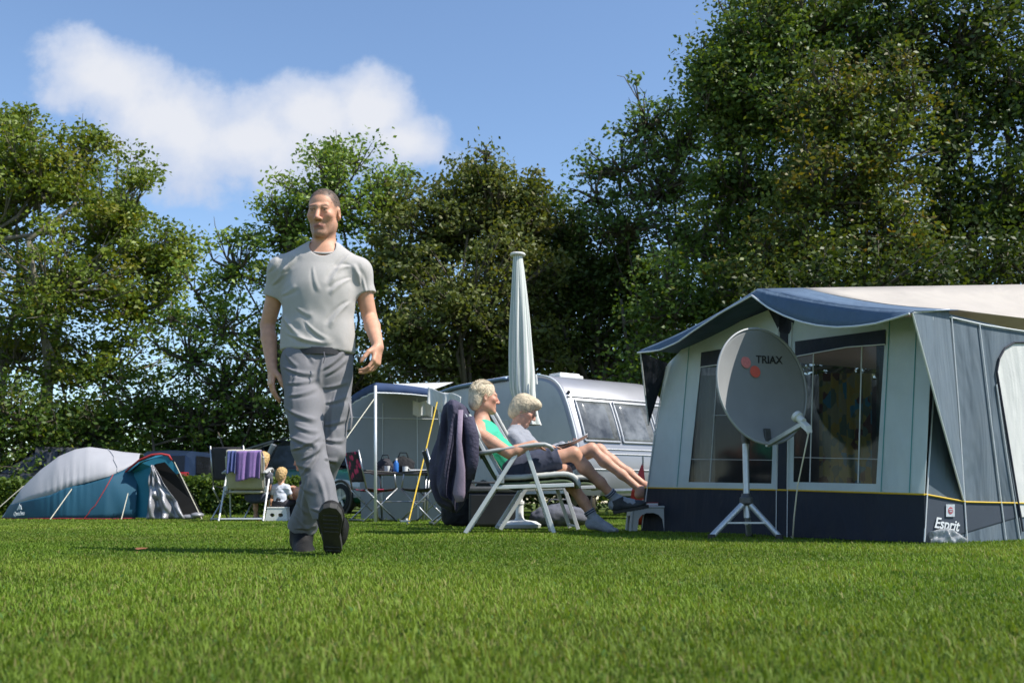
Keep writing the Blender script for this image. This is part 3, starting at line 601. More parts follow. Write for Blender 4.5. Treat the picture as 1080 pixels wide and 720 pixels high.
    tag(link_mesh('grass', me, m), 'short mown green lawn grass covering the campsite', 'grass', kind='stuff'); print('blades', n)
def fallen_leaf():
    b = MB(); o = G(148, 4.35)+V(0, 0, .032); pr = [(0, -.04), (.012, -.03), (.022, -.012), (.017, 0), (.026, .014), (.012, .026), (0, .042), (-.012, .026), (-.026, .014), (-.017, 0), (-.022, -.012), (-.012, -.03)]
    b.poly([o+V(x, y, .5*abs(x)+.25*y*y*20) for x, y in pr], (), .001, V(0, 0, 1)); b.tube([o+V(0, -.035, .0), o+V(.004, -.06, -.006)], .0012, 5)
    tag(b.build('fallen_leaf', mat('dry_leaf', (.20, .075, .03), .7, .3, 60), None, base=o), 'curled reddish brown leaf lying on the lawn beside the man\'s shadow', 'leaf')
build_lawn(); build_grass(); fallen_leaf()
# ---------------------------------------------------------------- trees
def leaf_mat(name):
    m, nt, bs = _nodes(name); L = nt.links.new; a = N(nt, 'ShaderNodeAttribute', attribute_name='col'); L(a.outputs['Color'], bs.inputs['Base Color'])
    bs.inputs['Roughness'].default_value = .5; bs.inputs['Specular IOR Level'].default_value = .3
    tr = N(nt, 'ShaderNodeBsdfTranslucent'); gm = N(nt, 'ShaderNodeMix', data_type='RGBA', blend_type='MULTIPLY'); gm.inputs[0].default_value = 1; gm.inputs['B'].default_value = (1.5, 1.4, .5, 1); L(a.outputs['Color'], gm.inputs['A']); L(gm.outputs['Result'], tr.inputs[0])
    ms = N(nt, 'ShaderNodeMixShader'); ms.inputs[0].default_value = .32; L(bs.outputs[0], ms.inputs[1]); L(tr.outputs[0], ms.inputs[2]); L(ms.outputs[0], nt.nodes['Material Output'].inputs[0]); return m
M['leaf'] = leaf_mat('leaf')
M['bark'] = mat('bark', (.085, .07, .05), .9, .45, 5, .8, 25, aniso=(1, 1, .25), dirt_or_reflection=(.05, .06, .03), dscale=4)
M['bark_pale'] = mat('bark_pale', (.17, .15, .115), .9, .4, 5, .8, 25, aniso=(1, 1, .25), dirt_or_reflection=(.07, .075, .045), dscale=4)
def leaves_mesh(name, c, size, cols, g, aspect=.55, droop=0.):
    n = len(c); d = g.standard_normal((n, 3)); d[:, 2] = d[:, 2]*.6-droop; d /= np.linalg.norm(d, axis=1)[:, None]
    e = g.standard_normal((n, 3)); e[:, 2] *= .5; s = np.cross(d, e); s /= np.linalg.norm(s, axis=1)[:, None]+1e-9
    L_ = size*(.6+.8*g.random(n))[:, None]; w = L_*aspect*.5; nn = np.cross(s, d)
    v = np.empty((n, 4, 3)); v[:, 0] = c-d*L_*.5; v[:, 1] = c+s*w+nn*w*.25; v[:, 2] = c+d*L_*.5; v[:, 3] = c-s*w+nn*w*.25
    me = raw_mesh(name, v.reshape(-1, 3), np.arange(n*4), 4); set_attr(me, 'col', np.repeat(cols, 4, 0)); return me
def tree(name, label, cat, base, trunk_h, tr, lobes, n, size, pal, seed, bark='bark', stems=1, clump=.42, nclump=70, lean=0., group=None, twig=1., droop=0., shellk=.55):
    """lobes: (px, py, rx, ry, weight[, dY]) ellipses on the sight lines at the tree's distance"""
    g = np.random.default_rng(seed); Y = base[1]; t = thing(name, V(base[0], base[1], 0), label, cat, group); k = Y/1050.
    tot = sum(l[4] for l in lobes); C = []; CO = []; limbs = MB(); pal = np.array(pal, float)
    tops = []
    trunks = []
    for s in range(stems):
        o = V(base[0]+(g.random()-.5)*(.5*stems if stems > 1 else 0), Y+(g.random()-.5)*(.5*stems if stems > 1 else 0), -.1); pts = [o]; d = V((g.random()-.5)*.25+lean, (g.random()-.5)*.2, 1)
        for i in range(6): pts.append(pts[-1]+unit(d)*trunk_h/6); d = d+V(g.normal()*.1, g.normal()*.1, 0)
        r0 = tr*(1 if s == 0 else .6); wood = MB(); wood.tube(pts, [r0*1.35]+[r0*(1-.1*i) for i in range(1, 7)], 9); tops.append((pts, r0)); trunks.append(wood.build('trunk', M[bark], t, smooth=True))
    for l in lobes:
        px, py, rx, ry, wgt = l[:5]; dy = l[5] if len(l) > 5 else 0.; c = P(px, py, Y+dy); rad = V(rx*k, min(rx, ry*1.2)*k*.9, ry*k); nc = max(6, int(nclump*wgt/tot*len(lobes)**.3)); m = int(n*wgt/tot)
        pts, r0 = tops[g.integers(len(tops))]
        q = pts[min(6, 3+g.integers(4))]; start = q
        mid = (start*.5+c*.5)+g.normal(size=3)*.3; mid[2] = start[2]*.6+c[2]*.4
        limbs.tube([start, mid, c-V(0, 0, rad[2]*.2), c+V(0, 0, rad[2]*.45)], [r0*.5, r0*.34, r0*.2, .012], 6)
        u = g.standard_normal((nc, 3)); u /= np.linalg.norm(u, axis=1)[:, None]; rr = g.random(nc)**shellk*1.02; rr = np.where(g.random(nc) < .14, 1.+.28*g.random(nc), rr)
        cl = c+u*rr[:, None]*rad
        for q in cl:
            lim = c-V(0, 0, rad[2]*.25)+(q-c)*.15; mm = lim*.45+q*.55-V(0, 0, .12*rad[2])+g.normal(size=3)*.1
            limbs.tube([lim, mm, q], [.045*twig, .028*twig, .009*twig], 4, False)
            for _ in range(2):
                e = q+g.normal(size=3)*clump*.8; limbs.tube([mm, q*.4+e*.6, e], [.016*twig, .011*twig, .006], 3, False)
        ci = g.integers(nc, size=m); cs = clump*(.5+.9*g.random(nc)); off = np.clip(g.standard_normal((m, 3)), -1.7, 1.7)*cs[ci][:, None]*V(1, 1, .62); C.append(cl[ci]+off)
        ct = g.random(nc)[ci]*.6+.4*g.random(m); jj = g.random(m) < .04
        col = (pal[0]+(pal[1]-pal[0])*ct[:, None])*1.85; col[jj] = pal[2]; hi = (g.random(nc) < .16)[ci]&(g.random(m) < .7); col[hi] = col[hi]*.4+pal[2]*.6; CO.append(col*(.8+.4*g.random(m))[:, None])
    C = np.concatenate(C); CO = np.concatenate(CO); keep = C[:, 2] > .05
    limbs.build('branches', M[bark], t, smooth=True)
    link_mesh('crown', leaves_mesh('crown', C[keep], size, CO[keep], g, droop=droop), M['leaf'], t); return t
def X(px, Y): return G(px, Y)[0]
GREEN = ((.026, .056, .009), (.09, .145, .022), (.17, .19, .024)); OAKY = ((.034, .058, .009), (.118, .15, .018), (.23, .21, .025)); LIGHT = ((.042, .08, .014), (.135, .185, .034), (.18, .23, .05))
WILL = ((.03, .044, .010), (.085, .098, .024), (.15, .14, .036)); DARK = ((.017, .034, .007), (.055, .08, .015), (.09, .105, .02)); RUST = ((.03, .046, .009), (.078, .10, .017), (.165, .115, .018)); ASH = ((.028, .058, .014), (.085, .13, .035), (.12, .16, .04))
def build_trees():
    tree('oak_tree', 'big oak with yellow-tinged crown standing behind the dome tent', 'tree', (X(24, 27), 27), 7.4, .24,
         [(40, 185, 70, 62, 1.5), (120, 225, 60, 62, 1.3), (165, 275, 34, 44, .55), (-10, 230, 60, 90, 1.1), (60, 290, 95, 60, 1.5, -1), (140, 320, 50, 44, .6), (20, 370, 60, 55, .8), (110, 385, 60, 45, .7), (75, 440, 80, 34, .6), (185, 262, 22, 24, .18), (90, 155, 30, 28, .3), (15, 140, 26, 24, .25)], 50000, .13, OAKY, 1, 'bark_pale', stems=3, nclump=230, clump=.27)
    tree('oak_tree', 'pale green open-crowned oak behind the walking man', 'tree', (X(322, 25), 25), 4.2, .17,
         [(352, 205, 62, 52, 1.2), (405, 210, 34, 50, .6), (300, 235, 42, 50, .65), (250, 275, 44, 48, .42), (330, 290, 70, 55, 1.), (235, 340, 48, 40, .28), (300, 370, 75, 45, .9), (205, 300, 26, 36, .12), (400, 285, 40, 50, .6), (350, 165, 36, 18, .25)], 19000, .125, LIGHT, 2, 'bark', stems=3, nclump=170, clump=.24)
    tree('hazel_shrub', 'thin twiggy shrub with sky showing through, left of the walking man', 'shrub', (X(215, 26), 26), 2.2, .07,
         [(200, 370, 40, 40, .6), (235, 400, 44, 40, .8), (180, 330, 24, 30, .2), (215, 440, 60, 34, 1.), (270, 420, 44, 46, .9)], 5600, .115, GREEN, 3, stems=5, nclump=110, clump=.22)
    tree('willow_tree', 'olive green willow with feathery top behind the caravan awning', 'tree', (X(475, 24), 24), 3.4, .2,
         [(520, 225, 60, 50, 1.2), (470, 235, 55, 52, 1.1), (430, 275, 44, 60, .9), (555, 215, 36, 38, .5), (500, 310, 80, 60, 1.5, -1), (440, 350, 55, 45, .9), (555, 300, 44, 60, .9), (490, 375, 90, 36, 1.1), (545, 365, 55, 40, .8), (500, 190, 34, 22, .3), (512, 163, 8, 16, .03)], 46000, .12, WILL, 4, stems=4, nclump=230, clump=.24, droop=.3)
    tree('maple_tree', 'dark green round maple behind the closed umbrella', 'tree', (X(620, 25.5), 25.5), 3.4, .18,
         [(600, 250, 40, 44, .8), (625, 285, 50, 50, 1.), (590, 320, 44, 50, .8), (660, 300, 50, 50, .9), (620, 355, 70, 42, 1.), (690, 340, 44, 44, .7), (570, 270, 26, 40, .3)], 32000, .125, DARK, 5, nclump=170, clump=.27)
    tree('ash_tree', 'slender ash with airy grey-green top between maple and tall tree', 'tree', (X(700, 24), 24), 5.2, .13,
         [(655, 170, 44, 44, .5), (680, 125, 38, 44, .45), (628, 200, 28, 30, .22), (700, 190, 50, 44, .8), (660, 235, 50, 36, .6), (720, 150, 44, 60, .8), (725, 250, 56, 44, .8)], 8500, .125, ASH, 6, stems=4, nclump=130, clump=.23, twig=1.1)
    tree('ash_tree', 'tallest ash with dense crown reaching past the frame top, behind the trailer tent', 'tree', (X(810, 22), 22), 6.5, .2,
         [(790, 40, 56, 60, 1.2), (850, 20, 70, 60, 1.2), (768, 110, 46, 60, 1.), (830, 110, 70, 60, 1.2), (778, 190, 54, 55, .8), (745, 75, 26, 34, .22), (850, 190, 60, 50, .8), (780, 260, 66, 50, 1.), (900, 60, 60, 70, 1.)], 48000, .12, ((.022, .046, .008), (.078, .115, .022), (.14, .16, .03)), 7, stems=3, nclump=230, clump=.28, lean=-.06)
    tree('hornbeam_tree', 'hornbeam with rusty yellow leaf tips above the trailer tent roof', 'tree', (X(880, 19), 19), 4.2, .12,
         [(880, 110, 44, 50, .8), (920, 160, 50, 50, .9), (870, 200, 60, 54, 1.), (930, 240, 56, 54, 1.), (860, 270, 60, 44, .9), (810, 285, 50, 36, .6), (950, 100, 36, 44, .4)], 28000, .105, RUST, 8, stems=4, nclump=170, clump=.23)
    tree('alder_tree', 'dark alder at the right edge with white sky gaps', 'tree', (X(1030, 21), 21), 6., .2,
         [(1010, 40, 60, 70, 1.1), (1060, 100, 60, 70, 1.), (1000, 150, 50, 60, .8), (1070, 220, 56, 60, .9), (1000, 240, 50, 50, .8), (1120, 60, 70, 100, 1.), (960, 30, 44, 60, .6), (1120, 230, 70, 80, .8), (1030, -50, 120, 50, .8)], 32000, .135, DARK, 9, stems=3, nclump=190, clump=.28)
    # lower layer along the hedge line
    sh = [('rounded hawthorn bush behind the dome tent door', 120, 26, [(100, 450, 60, 40, 1), (150, 430, 44, 36, .8), (60, 470, 60, 34, .8)], 9000, GREEN),
          ('leafy bush behind the blue car and open tailgate', 230, 27, [(215, 460, 56, 34, 1), (270, 462, 50, 34, 1), (185, 470, 36, 26, .6)], 10000, GREEN),
          ('dark bush behind the walking man\'s knees', 340, 27, [(330, 440, 60, 50, 1), (380, 400, 50, 50, 1), (350, 490, 60, 30, .7)], 11000, DARK),
          ('bush under the willow, behind the caravan roof', 480, 27.5, [(440, 420, 60, 50, 1), (520, 420, 60, 50, 1), (480, 480, 90, 40, .8)], 11000, DARK),
          ('bush below the maple, behind the caravan nose', 640, 27, [(600, 400, 60, 44, 1), (670, 390, 60, 50, 1), (640, 460, 90, 44, .8)], 11000, DARK),
          ('tangled bramble thicket behind the left half of the trailer tent', 740, 20, [(710, 320, 50, 44, 1), (770, 330, 54, 40, 1), (700, 390, 60, 40, .8), (760, 410, 70, 50, .8)], 16000, GREEN),
          ('dense thicket over the trailer tent ridge', 880, 18, [(850, 310, 60, 40, 1), (920, 300, 60, 40, 1), (980, 300, 50, 44, .9), (900, 370, 90, 50, .8)], 16000, DARK),
          ('dark holly thicket beneath the alder at the right edge', 1050, 19, [(1030, 290, 56, 50, 1), (1090, 300, 60, 60, 1), (1060, 380, 80, 60, .8), (1150, 330, 60, 90, .9)], 14000, DARK),
          ('low bush at the left edge below the oak', -10, 25, [(-20, 450, 50, 50, 1), (30, 440, 40, 40, .8), (-70, 420, 60, 80, 1)], 9000, GREEN)]
    for i, (lb, px, Y, lo, n, pal) in enumerate(sh):
        lo = lo+[(px+dx, 503, 46, 26, .5) for dx in (-70, 0, 70)]
        tree('hedgerow_shrub', lb, 'shrub', (X(px, Y), Y), 1.6, .06, lo, n, .13 if Y > 22 else .11, np.array(pal)*.68, 30+i, stems=4, nclump=70, clump=.34, group='shrubs along the campsite edge')
    # far line of trees closing the view behind
    for i, (px, lb, w, hgt, st) in enumerate(((60, 'far hazy green tree line seen between the oak trunk and its shrubs', 150, 450, 50), (330, 'far trees seen low between the walking man and the willow', 150, 455, 51), (600, 'far trees filling the gap beyond the maple trunk', 170, 330, 52), (900, 'far tall trees filling in behind the ash and hornbeam', 200, 250, 53), (1150, 'far tall trees beyond the alder, past the right edge', 140, 200, 54))):
        lo = [(px+dx*w*.5, 530-(530-hgt)*q, w*.36, (530-hgt)*.26, 1) for dx in (-1, 0, 1) for q in (.06, .3, .62)]
        tree('distant_tree', lb, 'tree', (X(px, 38), 38), 4, .2, lo, 9000, .24, GREEN if i < 2 else DARK, 60+i, nclump=110, clump=.6)
def build_hedge():
    g = np.random.default_rng(5); Y = 20.5; x0, x1 = X(-60, Y), X(318, Y); t = thing('hedge', V((x0+x1)/2, Y, 0), 'low clipped green hedge running behind the dome tent and parked cars in front', 'hedge')
    t['label'] = 'low clipped green hedge between the dome tent and the parked cars'
    n = 26000; u = g.random(n); f = g.random(n); x = x0+(x1-x0)*u; h = .66+.05*vnoise(np.stack([x*1.5, 0*x, 0*x], -1)); top = f < .35; jit = .045
    z = np.where(top, h, h*g.random(n)**.8); y = np.where(top, Y-.35+.7*g.random(n), Y-.35)+g.normal(size=n)*.05; z = z+g.normal(size=n)*jit
    c = np.stack([x, y, np.maximum(z, .02)], -1); ct = g.random(n)[:, None]; col = np.array((.028, .06, .008))+np.array((.085, .11, .012))*ct
    b = MB(); 
    for q in np.linspace(x0+.2, x1-.2, 40): b.tube([V(q, Y, -.05), V(q+g.normal()*.1, Y, .3), V(q+g.normal()*.2, Y+g.normal()*.1, .6)], [.025, .018, .008], 5)
    b.build('stems', M['bark'], t)
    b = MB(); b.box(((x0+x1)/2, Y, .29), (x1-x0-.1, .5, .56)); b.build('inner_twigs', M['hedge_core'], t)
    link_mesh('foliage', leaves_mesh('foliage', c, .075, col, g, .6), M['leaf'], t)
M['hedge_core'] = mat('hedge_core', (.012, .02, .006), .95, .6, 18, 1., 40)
# ---------------------------------------------------------------- trailer tent
M['tent_pale'] = mat('tent_pale', (.68, .75, .77), .8, .04, 3, .12, 500, trans=.35, fold=.6, fscale=(1.9, 1.9, .6), dirt_or_reflection=(.52, .58, .58), dscale=2.5, damt=.5)
M['tent_navy'] = mat('tent_navy', (.009, .014, .028), .75, .12, 4, .15, 400, dirt_or_reflection=(.035, .038, .04), dscale=5, damt=.5, fold=.4, fscale=(2.5, 2.5, 1.2))
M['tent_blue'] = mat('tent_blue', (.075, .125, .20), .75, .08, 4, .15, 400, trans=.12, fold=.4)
M['tent_grey'] = mat('tent_grey', (.105, .14, .175), .78, .08, 3, .15, 400, trans=.06, dirt_or_reflection=(.13, .155, .175), dscale=4, damt=.6, fold=.75, fscale=(2.6, 2.6, .55))
M['tent_roof'] = mat('tent_roof', (.56, .51, .455), .75, .05, 2, .1, 300, trans=.3, fold=.4, fscale=(1.2, 1.2, 3.), dirt_or_reflection=(.45, .41, .36), dscale=3, damt=.4)
M['piping'] = mat('piping', (.62, .64, .66), .6, .06, 20)
M['yellow'] = mat('yellow', (.62, .40, .02), .6, .1, 20)
M['vinyl'] = glass_mat('vinyl', (.035, .037, .04), .22, .1)
M['white_cloth'] = mat('white_cloth', (.68, .68, .66), .8, .06, 5, .15, 90, trans=.15, fold=.4, fscale=(2.5, 2.5, .8))
M['teal'] = mat('teal', (.06, .30, .32), .7, .1)
M['dark_inside'] = mat('dark_inside', (.045, .048, .052), .9, .3, 2)
def curtain_mat():
    m, nt, b = _nodes('curtain'); L = nt.links.new; tc = N(nt, 'ShaderNodeTexCoord'); mp = N(nt, 'ShaderNodeMapping'); mp.inputs['Scale'].default_value = (15, 15, 11); L(tc.outputs['Object'], mp.inputs[0])
    v = N(nt, 'ShaderNodeTexVoronoi', i_Scale=1., distance='MANHATTAN'); L(mp.outputs[0], v.inputs['Vector']); r = N(nt, 'ShaderNodeValToRGB'); r.color_ramp.interpolation = 'CONSTANT'
    e = r.color_ramp.elements; e[0].color = (.42, .34, .06, 1); e[1].position = .3; e[1].color = (.14, .19, .11, 1)
    for p, c in ((.48, (.50, .33, .03, 1)), (.62, (.06, .26, .36, 1)), (.75, (.38, .33, .16, 1)), (.88, (.15, .045, .02, 1))): q = e.new(p); q.color = c
    sp = N(nt, 'ShaderNodeSeparateColor'); L(v.outputs['Color'], sp.inputs[0]); L(sp.outputs[0], r.inputs[0]); L(r.outputs[0], b.inputs['Base Color']); b.inputs['Roughness'].default_value = .9; return m
M['curtain'] = curtain_mat()
def dish_n(o, c, sd, up, nd, A, B): return unit(nd-.124*(np.dot(o-c, sd)/A**2*sd+np.dot(o-c, up)/B**2*up))
def poly_len(pts, n):
    pts = np.asarray(pts, float); s = np.concatenate([[0], np.cumsum(np.linalg.norm(np.diff(pts, axis=0), axis=1))]); q = np.linspace(0, s[-1], n)
    return np.stack([np.interp(q, s, pts[:, i]) for i in range(3)], 1)
def build_trailer_tent():
    F0 = G(975, 6.17); F1 = G(676, 8.9); fd = unit(F1-F0); n = unit(V(-fd[1], fd[0], 0)); n = n if n[1] < 0 else -n; n = n if np.dot(n, F0) < 0 else n
    n = unit(np.array([fd[1], -fd[0], 0])); n = n if np.dot(n, CAM-F0) > 0 else -n
    back = -n; on = lambda px, py, d=0.: onplane(px, py, F0+n*d, n)
    t = thing('trailer_tent', (F0+F1)/2+back*1.5, 'large grey-blue trailer tent with off-white roof, navy skirt and two front windows', 'tent')
    # side wall plane (leans in a little)
    S1 = F0+back*3.6; St = P(1000, 329, 6.3); ns = unit(np.cross(S1-F0, St-F0)); ns = ns if np.dot(ns, CAM-F0) > 0 else -ns; os_ = lambda px, py, d=0.: onplane(px, py, F0+ns*d, ns)
    def side(u, v, d=0.): return None
    # front wall with window openings
    wl = [(838.5, 373.5), (836.5, 508), (924, 510), (933, 361.5)]; wr = [(739, 385), (726, 508), (813.5, 509.6), (818, 378)]
    out = [(682, 514), (975, 521), (984, 334), (960, 334), (925, 334), (822, 322), (765, 345), (725, 362), (704, 384), (694, 440)]
    w = MB(); w.poly([on(*p) for p in out], [[on(*p) for p in q] for q in (wl, wr)], .004, n); front = w.build('front_wall', M['tent_pale'], t)
    b = MB(); b.poly([on(*p, .003) for p in ((680, 513.5), (975, 521), (975.5, 572), (676, 559.5))], (), .004, n); sk = b.build('skirt', M['tent_navy'], t)
    b = MB(); b.tube([on(680, 514, .006), on(830, 516.5, .006), on(975, 521, .006)], .0062, 6); b.build('yellow_piping', M['yellow'], t)
    for pts in (((666+0, 338), (650, 521)),):
        pass
    for a, c in (((938.5, 335), (929, 519)), ((727, 363), (714, 513)), ((967, 334), (959, 520))): b = MB(); b.tube([on(*a, .004), on(*c, .004)], .0028, 5); b.build('seam', M['teal'], front)
    b = MB(); b.poly([on(*p, .004) for p in ((821, 332), (834, 330), (831, 352), (829, 517), (820, 517), (822.5, 352))], (), .003, n); b.poly([on(*p, .004) for p in ((808, 322), (842, 328), (832, 352), (822, 350))], (), .003, n); b.build('zip_strip', M['tent_navy'], front)
    b = MB(); b.tube([on(835.5, 340, .007), on(831.5, 420, .007), on(830, 570, .01)], .0036, 5); b.tube([on(821, 345, .007), on(819.5, 420, .007), on(818.5, 570, .01)], .0036, 5); b.build('zip_piping', M['piping'], front)
    # windows: clear vinyl in front of the opening, bars, rolled blind
    for k, (fr, bars, head) in enumerate(((wl, (((858, 372), (854, 508)), ((909, 365), (905, 509)), ((837, 482), (927, 484))), ((838.5, 360), (933.5, 347.5), (933.5, 363), (893, 366), (865, 371), (838.5, 376))),
                                 (wr, (((757, 386), (748.5, 508)), ((793, 380), (788, 508)), ((729, 484), (814.5, 485)), ((752, 438), (815, 436))), ((739.5, 371.5), (822, 358), (821, 375), (760, 384), (738.5, 387))))):
        b = MB(); b.poly([on(*p, -.006) for p in fr], (), .002, n); win = b.build('window', M['vinyl'], t)
        b = MB()
        for a, c in bars: b.tube([on(*a, -.002), on(*c, -.002)], .0048, 5, flat=.5)
        b.build('window_bars', M['piping'], win)
        b = MB(); b.poly([on(*p, .006) for p in head], (), .012, n); bl = b.build('rolled_blind', M['tent_navy'], win)
        b = MB(); b.tube([on(*p, .009) for p in head[2:]], .0045, 5); b.build('blind_piping', M['piping'], bl)
    # curtains and inside
    b = MB(); pts = []
    for i, px in enumerate(np.linspace(846, 903, 40)):
        q = .16+.02*math.sin(i*1.1); pts.append([on(px, 392, 0)+back*q, on(px, 520, 0)+back*q])
    b.grid(pts); b.build('curtain', M['curtain'], t, smooth=True)
    b = MB(); pts = []
    for i, px in enumerate(np.linspace(908, 940, 30)):
        q = .14+.025*math.sin(i*.9); pts.append([on(px, 362, 0)+back*q, on(px, 520, 0)+back*q])
    b.grid(pts); c2 = b.build('curtain', M['green_cloth'], t, smooth=True); c2['label'] = 'dark green side curtain'
    b = MB(); pts = []
    for i, px in enumerate(np.linspace(722, 742, 30)):
        q = .10+.02*math.sin(i*.9); pts.append([on(px, 395, 0)+back*q, on(px, 515, 0)+back*q])
    b.grid(pts); b.build('curtain', M['white_cloth'], t, smooth=True)
    b = MB(); p = F1+back*.05+fd*-.1; q = F0+back*.05+fd*.25; b.poly([p+back*2.4, q+back*2.4, q+back*2.4+V(0, 0, 1.35), p+back*2.4+V(0, 0, 1.35)], (), .01, n); b.build('inner_wall', M['dark_inside'], t)
    # left wall (away from the camera)
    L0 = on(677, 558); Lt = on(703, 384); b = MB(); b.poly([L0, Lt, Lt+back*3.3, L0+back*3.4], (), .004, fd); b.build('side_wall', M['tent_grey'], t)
    # right side wall
    SB = [(975, 572), (1019.5, 570), (1120, 566)]
    K = on(984, 334)
    sT = lambda px: os_(px, 329+ (px-1000)*.245); 
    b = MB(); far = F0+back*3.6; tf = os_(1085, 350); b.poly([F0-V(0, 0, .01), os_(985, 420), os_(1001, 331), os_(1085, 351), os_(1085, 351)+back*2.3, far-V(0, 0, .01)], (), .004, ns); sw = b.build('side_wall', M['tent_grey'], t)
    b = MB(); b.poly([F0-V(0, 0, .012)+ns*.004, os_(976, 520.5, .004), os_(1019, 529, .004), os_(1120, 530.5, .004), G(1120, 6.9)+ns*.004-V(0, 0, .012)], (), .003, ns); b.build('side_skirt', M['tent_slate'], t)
    b = MB(); b.tube([os_(975.5, 521, .008), os_(1019, 529, .008), os_(1062, 530, .008), os_(1120, 531, .008)], .006, 6); b.build('yellow_piping', M['yellow'], t)
    b = MB(); dp = [(1051.5, 392), (1054, 378), (1060, 367), (1070, 361), (1090, 361), (1125, 372), (1130, 540), (1078, 545), (1066, 480)]; b.poly([os_(*p, .006) for p in dp], (), .003, ns); dr = b.build('door_panel', M['white_cloth'], t)
    b = MB(); b.tube([os_(*p, .011) for p in ((1079, 560), (1066, 480), (1051.5, 392), (1054, 378), (1060, 367), (1070, 361), (1090, 361))], .007, 6); b.build('door_piping', M['tent_navy'], dr)
    b = MB()
    for ln in (((1003.5, 333), (1011, 430), (1020, 569)), ((1033, 341), (1046, 450), (1061, 569)), ((1051, 405), (1062, 480), (1076, 569)), ((1000, 334), (1040, 343), (1110, 354)), ((985, 415), (979, 500), (975, 571))): b.tube([os_(*p, .009) for p in ln], .0055, 6)
    b.build('wall_piping', M['piping'], sw)
    # roof: ridge climbs towards the trailer
    d = .34; pk = on(799.5, 304.5, d); eR = on(964, 328, d); eL = on(676, 369, d)
    ridge = [pk+back*s+V(0, 0, .11*s) for s in (0, .42, 2., 3.9)]
    er = [eR, eR+back*.42, eR+back*2., eR+back*3.9]; el = [eL, eL+back*.42, eL+back*2, eL+back*3.9]
    er = [eR]+[os_(1001, 327)+fd*-.03+back*s for s in (0.05, 1.6, 3.5)]
    def slope(a, bq, sag, m=8): return [[a*(1-q)+bq*q-V(0, 0, sag*math.sin(math.pi*q)) for q in np.linspace(0, 1, m)]]
    def sheet(i0, i1, e, m=10, sag=.03):
        rows = []
        for s in np.linspace(0, 1, m):
            a = ridge[i0]*(1-s)+ridge[i1]*s; c = e[i0]*(1-s)+e[i1]*s; rows += slope(a, c, sag*(1+.4*math.sin(s*9)))
        return rows
    b = MB(); b.grid(sheet(0, 1, er, 4)); b.grid(sheet(0, 1, el, 4)); b.build('front_canopy', M['tent_blue'], t, smooth=True, solid=.004)
    b = MB(); b.grid(sheet(1, 2, er)+sheet(2, 3, er)[1:]); b.grid(sheet(1, 2, el)+sheet(2, 3, el)[1:]); b.build('roof', M['tent_roof'], t, smooth=True, solid=.004)
    # scalloped valance hanging from the canopy edge
    lowR = [on(*p, d+.004) for p in ((796.5, 312), (814, 325), (830, 333), (847.5, 339.5), (866, 343.5), (885, 345.5), (906, 344.5), (927, 341.5), (945, 336.5), (963, 331))]
    lowL = [on(*p, d+.004) for p in ((796.5, 312), (764, 330), (735, 349), (718, 361), (700, 369), (688, 371), (675.5, 372))]
    for low, e in ((lowR, eR), (lowL, eL)):
        k = 24; lo = poly_len(low, k); b = MB(); tp = np.array([pk*(1-q)+e*q for q in np.linspace(0, 1, k)]); tp = tp-V(0, 0, .03)*np.sin(np.linspace(0, math.pi, k))[:, None]
        tp[:, 2] = np.maximum(tp[:, 2], lo[:, 2]+.004); b.grid([[tp[i]*(1-q)+lo[i]*q+n*.03*q for q in np.linspace(0, 1, 4)] for i in range(k)]); vz = b.build('valance', M['tent_blue'], t, smooth=True, solid=.003)
        b = MB(); b.tube([p+n*.03 for p in lo], .007, 6); b.build('valance_piping', M['piping'], vz)
    # cheeks between canopy and walls
    a, c, ap = on(963, 330, d), os_(1001, 327, .012), os_(1017.5, 527, .012)
    b = MB(); b.poly([a, c, ap], (), .004, ns); ck = b.build('canopy_cheek', M['tent_grey'], t)
    b = MB(); b.tube([a+n*.006, a*.5+ap*.5+n*.012, ap+n*.01], .0068, 6); b.tube([a+V(0, 0, .003), c+V(0, 0, .003)], .006, 6); b.build('cheek_piping', M['piping'], ck)
    a, c, ap = on(675.5, 371.5, d), on(704, 383), on(684, 448, .02); b = MB(); b.poly([a, c, ap], (), .004, fd); ck = b.build('canopy_cheek', M['tent_navy'], t)
    b = MB(); b.tube([a, ap], .0068, 6); b.build('cheek_piping', M['piping'], ck)
    b = MB(); b.tube([on(703, 386, .006), on(692, 445, .006), on(677, 557, .008)], .006, 6); b.build('corner_piping', M['piping'], front)
    # marks sewn on the corner panel
    x = unit(os_(1010, 538)-os_(996, 538)); z = unit(os_(1003, 531)-os_(1003, 545)); c = os_(1002.5, 538, .012); b = MB(); h = .038
    b.poly([c-x*h-z*h, c+x*h-z*h, c+x*h+z*h, c-x*h+z*h], (), .002, ns); bd = b.build('sewn_badge', M['badge'], t)
    b = MB(); b.poly([c+ns*.002+x*.022*math.cos(q)+z*.022*math.sin(q) for q in np.linspace(0, 2*math.pi, 13)[:-1]], (), .0015, ns); b.build('badge_emblem', M['badge_ink'], bd)
    b = MB(); b.box(c+ns*.003+z*.006, (.03, .002, .006), np.stack([x, ns, z], 1)); b.box(c+ns*.003-z*.006, (.022, .002, .006), np.stack([x, ns, z], 1)); b.build('badge_print', M['badge'], bd)
    xs = unit(x+z*-.12); text_mesh('Esprit', .092, mat4(os_(998, 553, .012), xs, unit(z+xs*.0), ns), M['piping'], t, 'lettering', .35, .0015)
    o = os_(998, 571, .07); Fb = Field(o-.16, o+.16, .006); Fb.ell(o+V(0, 0, .02), (.085, .05, .045), None, .02); Fb.ell(o+V(.05, 0, .015), (.05, .04, .03), None, .02); tag(sdf_object('plastic_bag', Fb, M['plastic_film'], None, disp=lambda v: .022*(1-2*np.abs(vnoise(v*26)))+.008*vnoise(v*60), base=o), 'crumpled clear plastic bag lying at the corner of the trailer tent', 'bag')
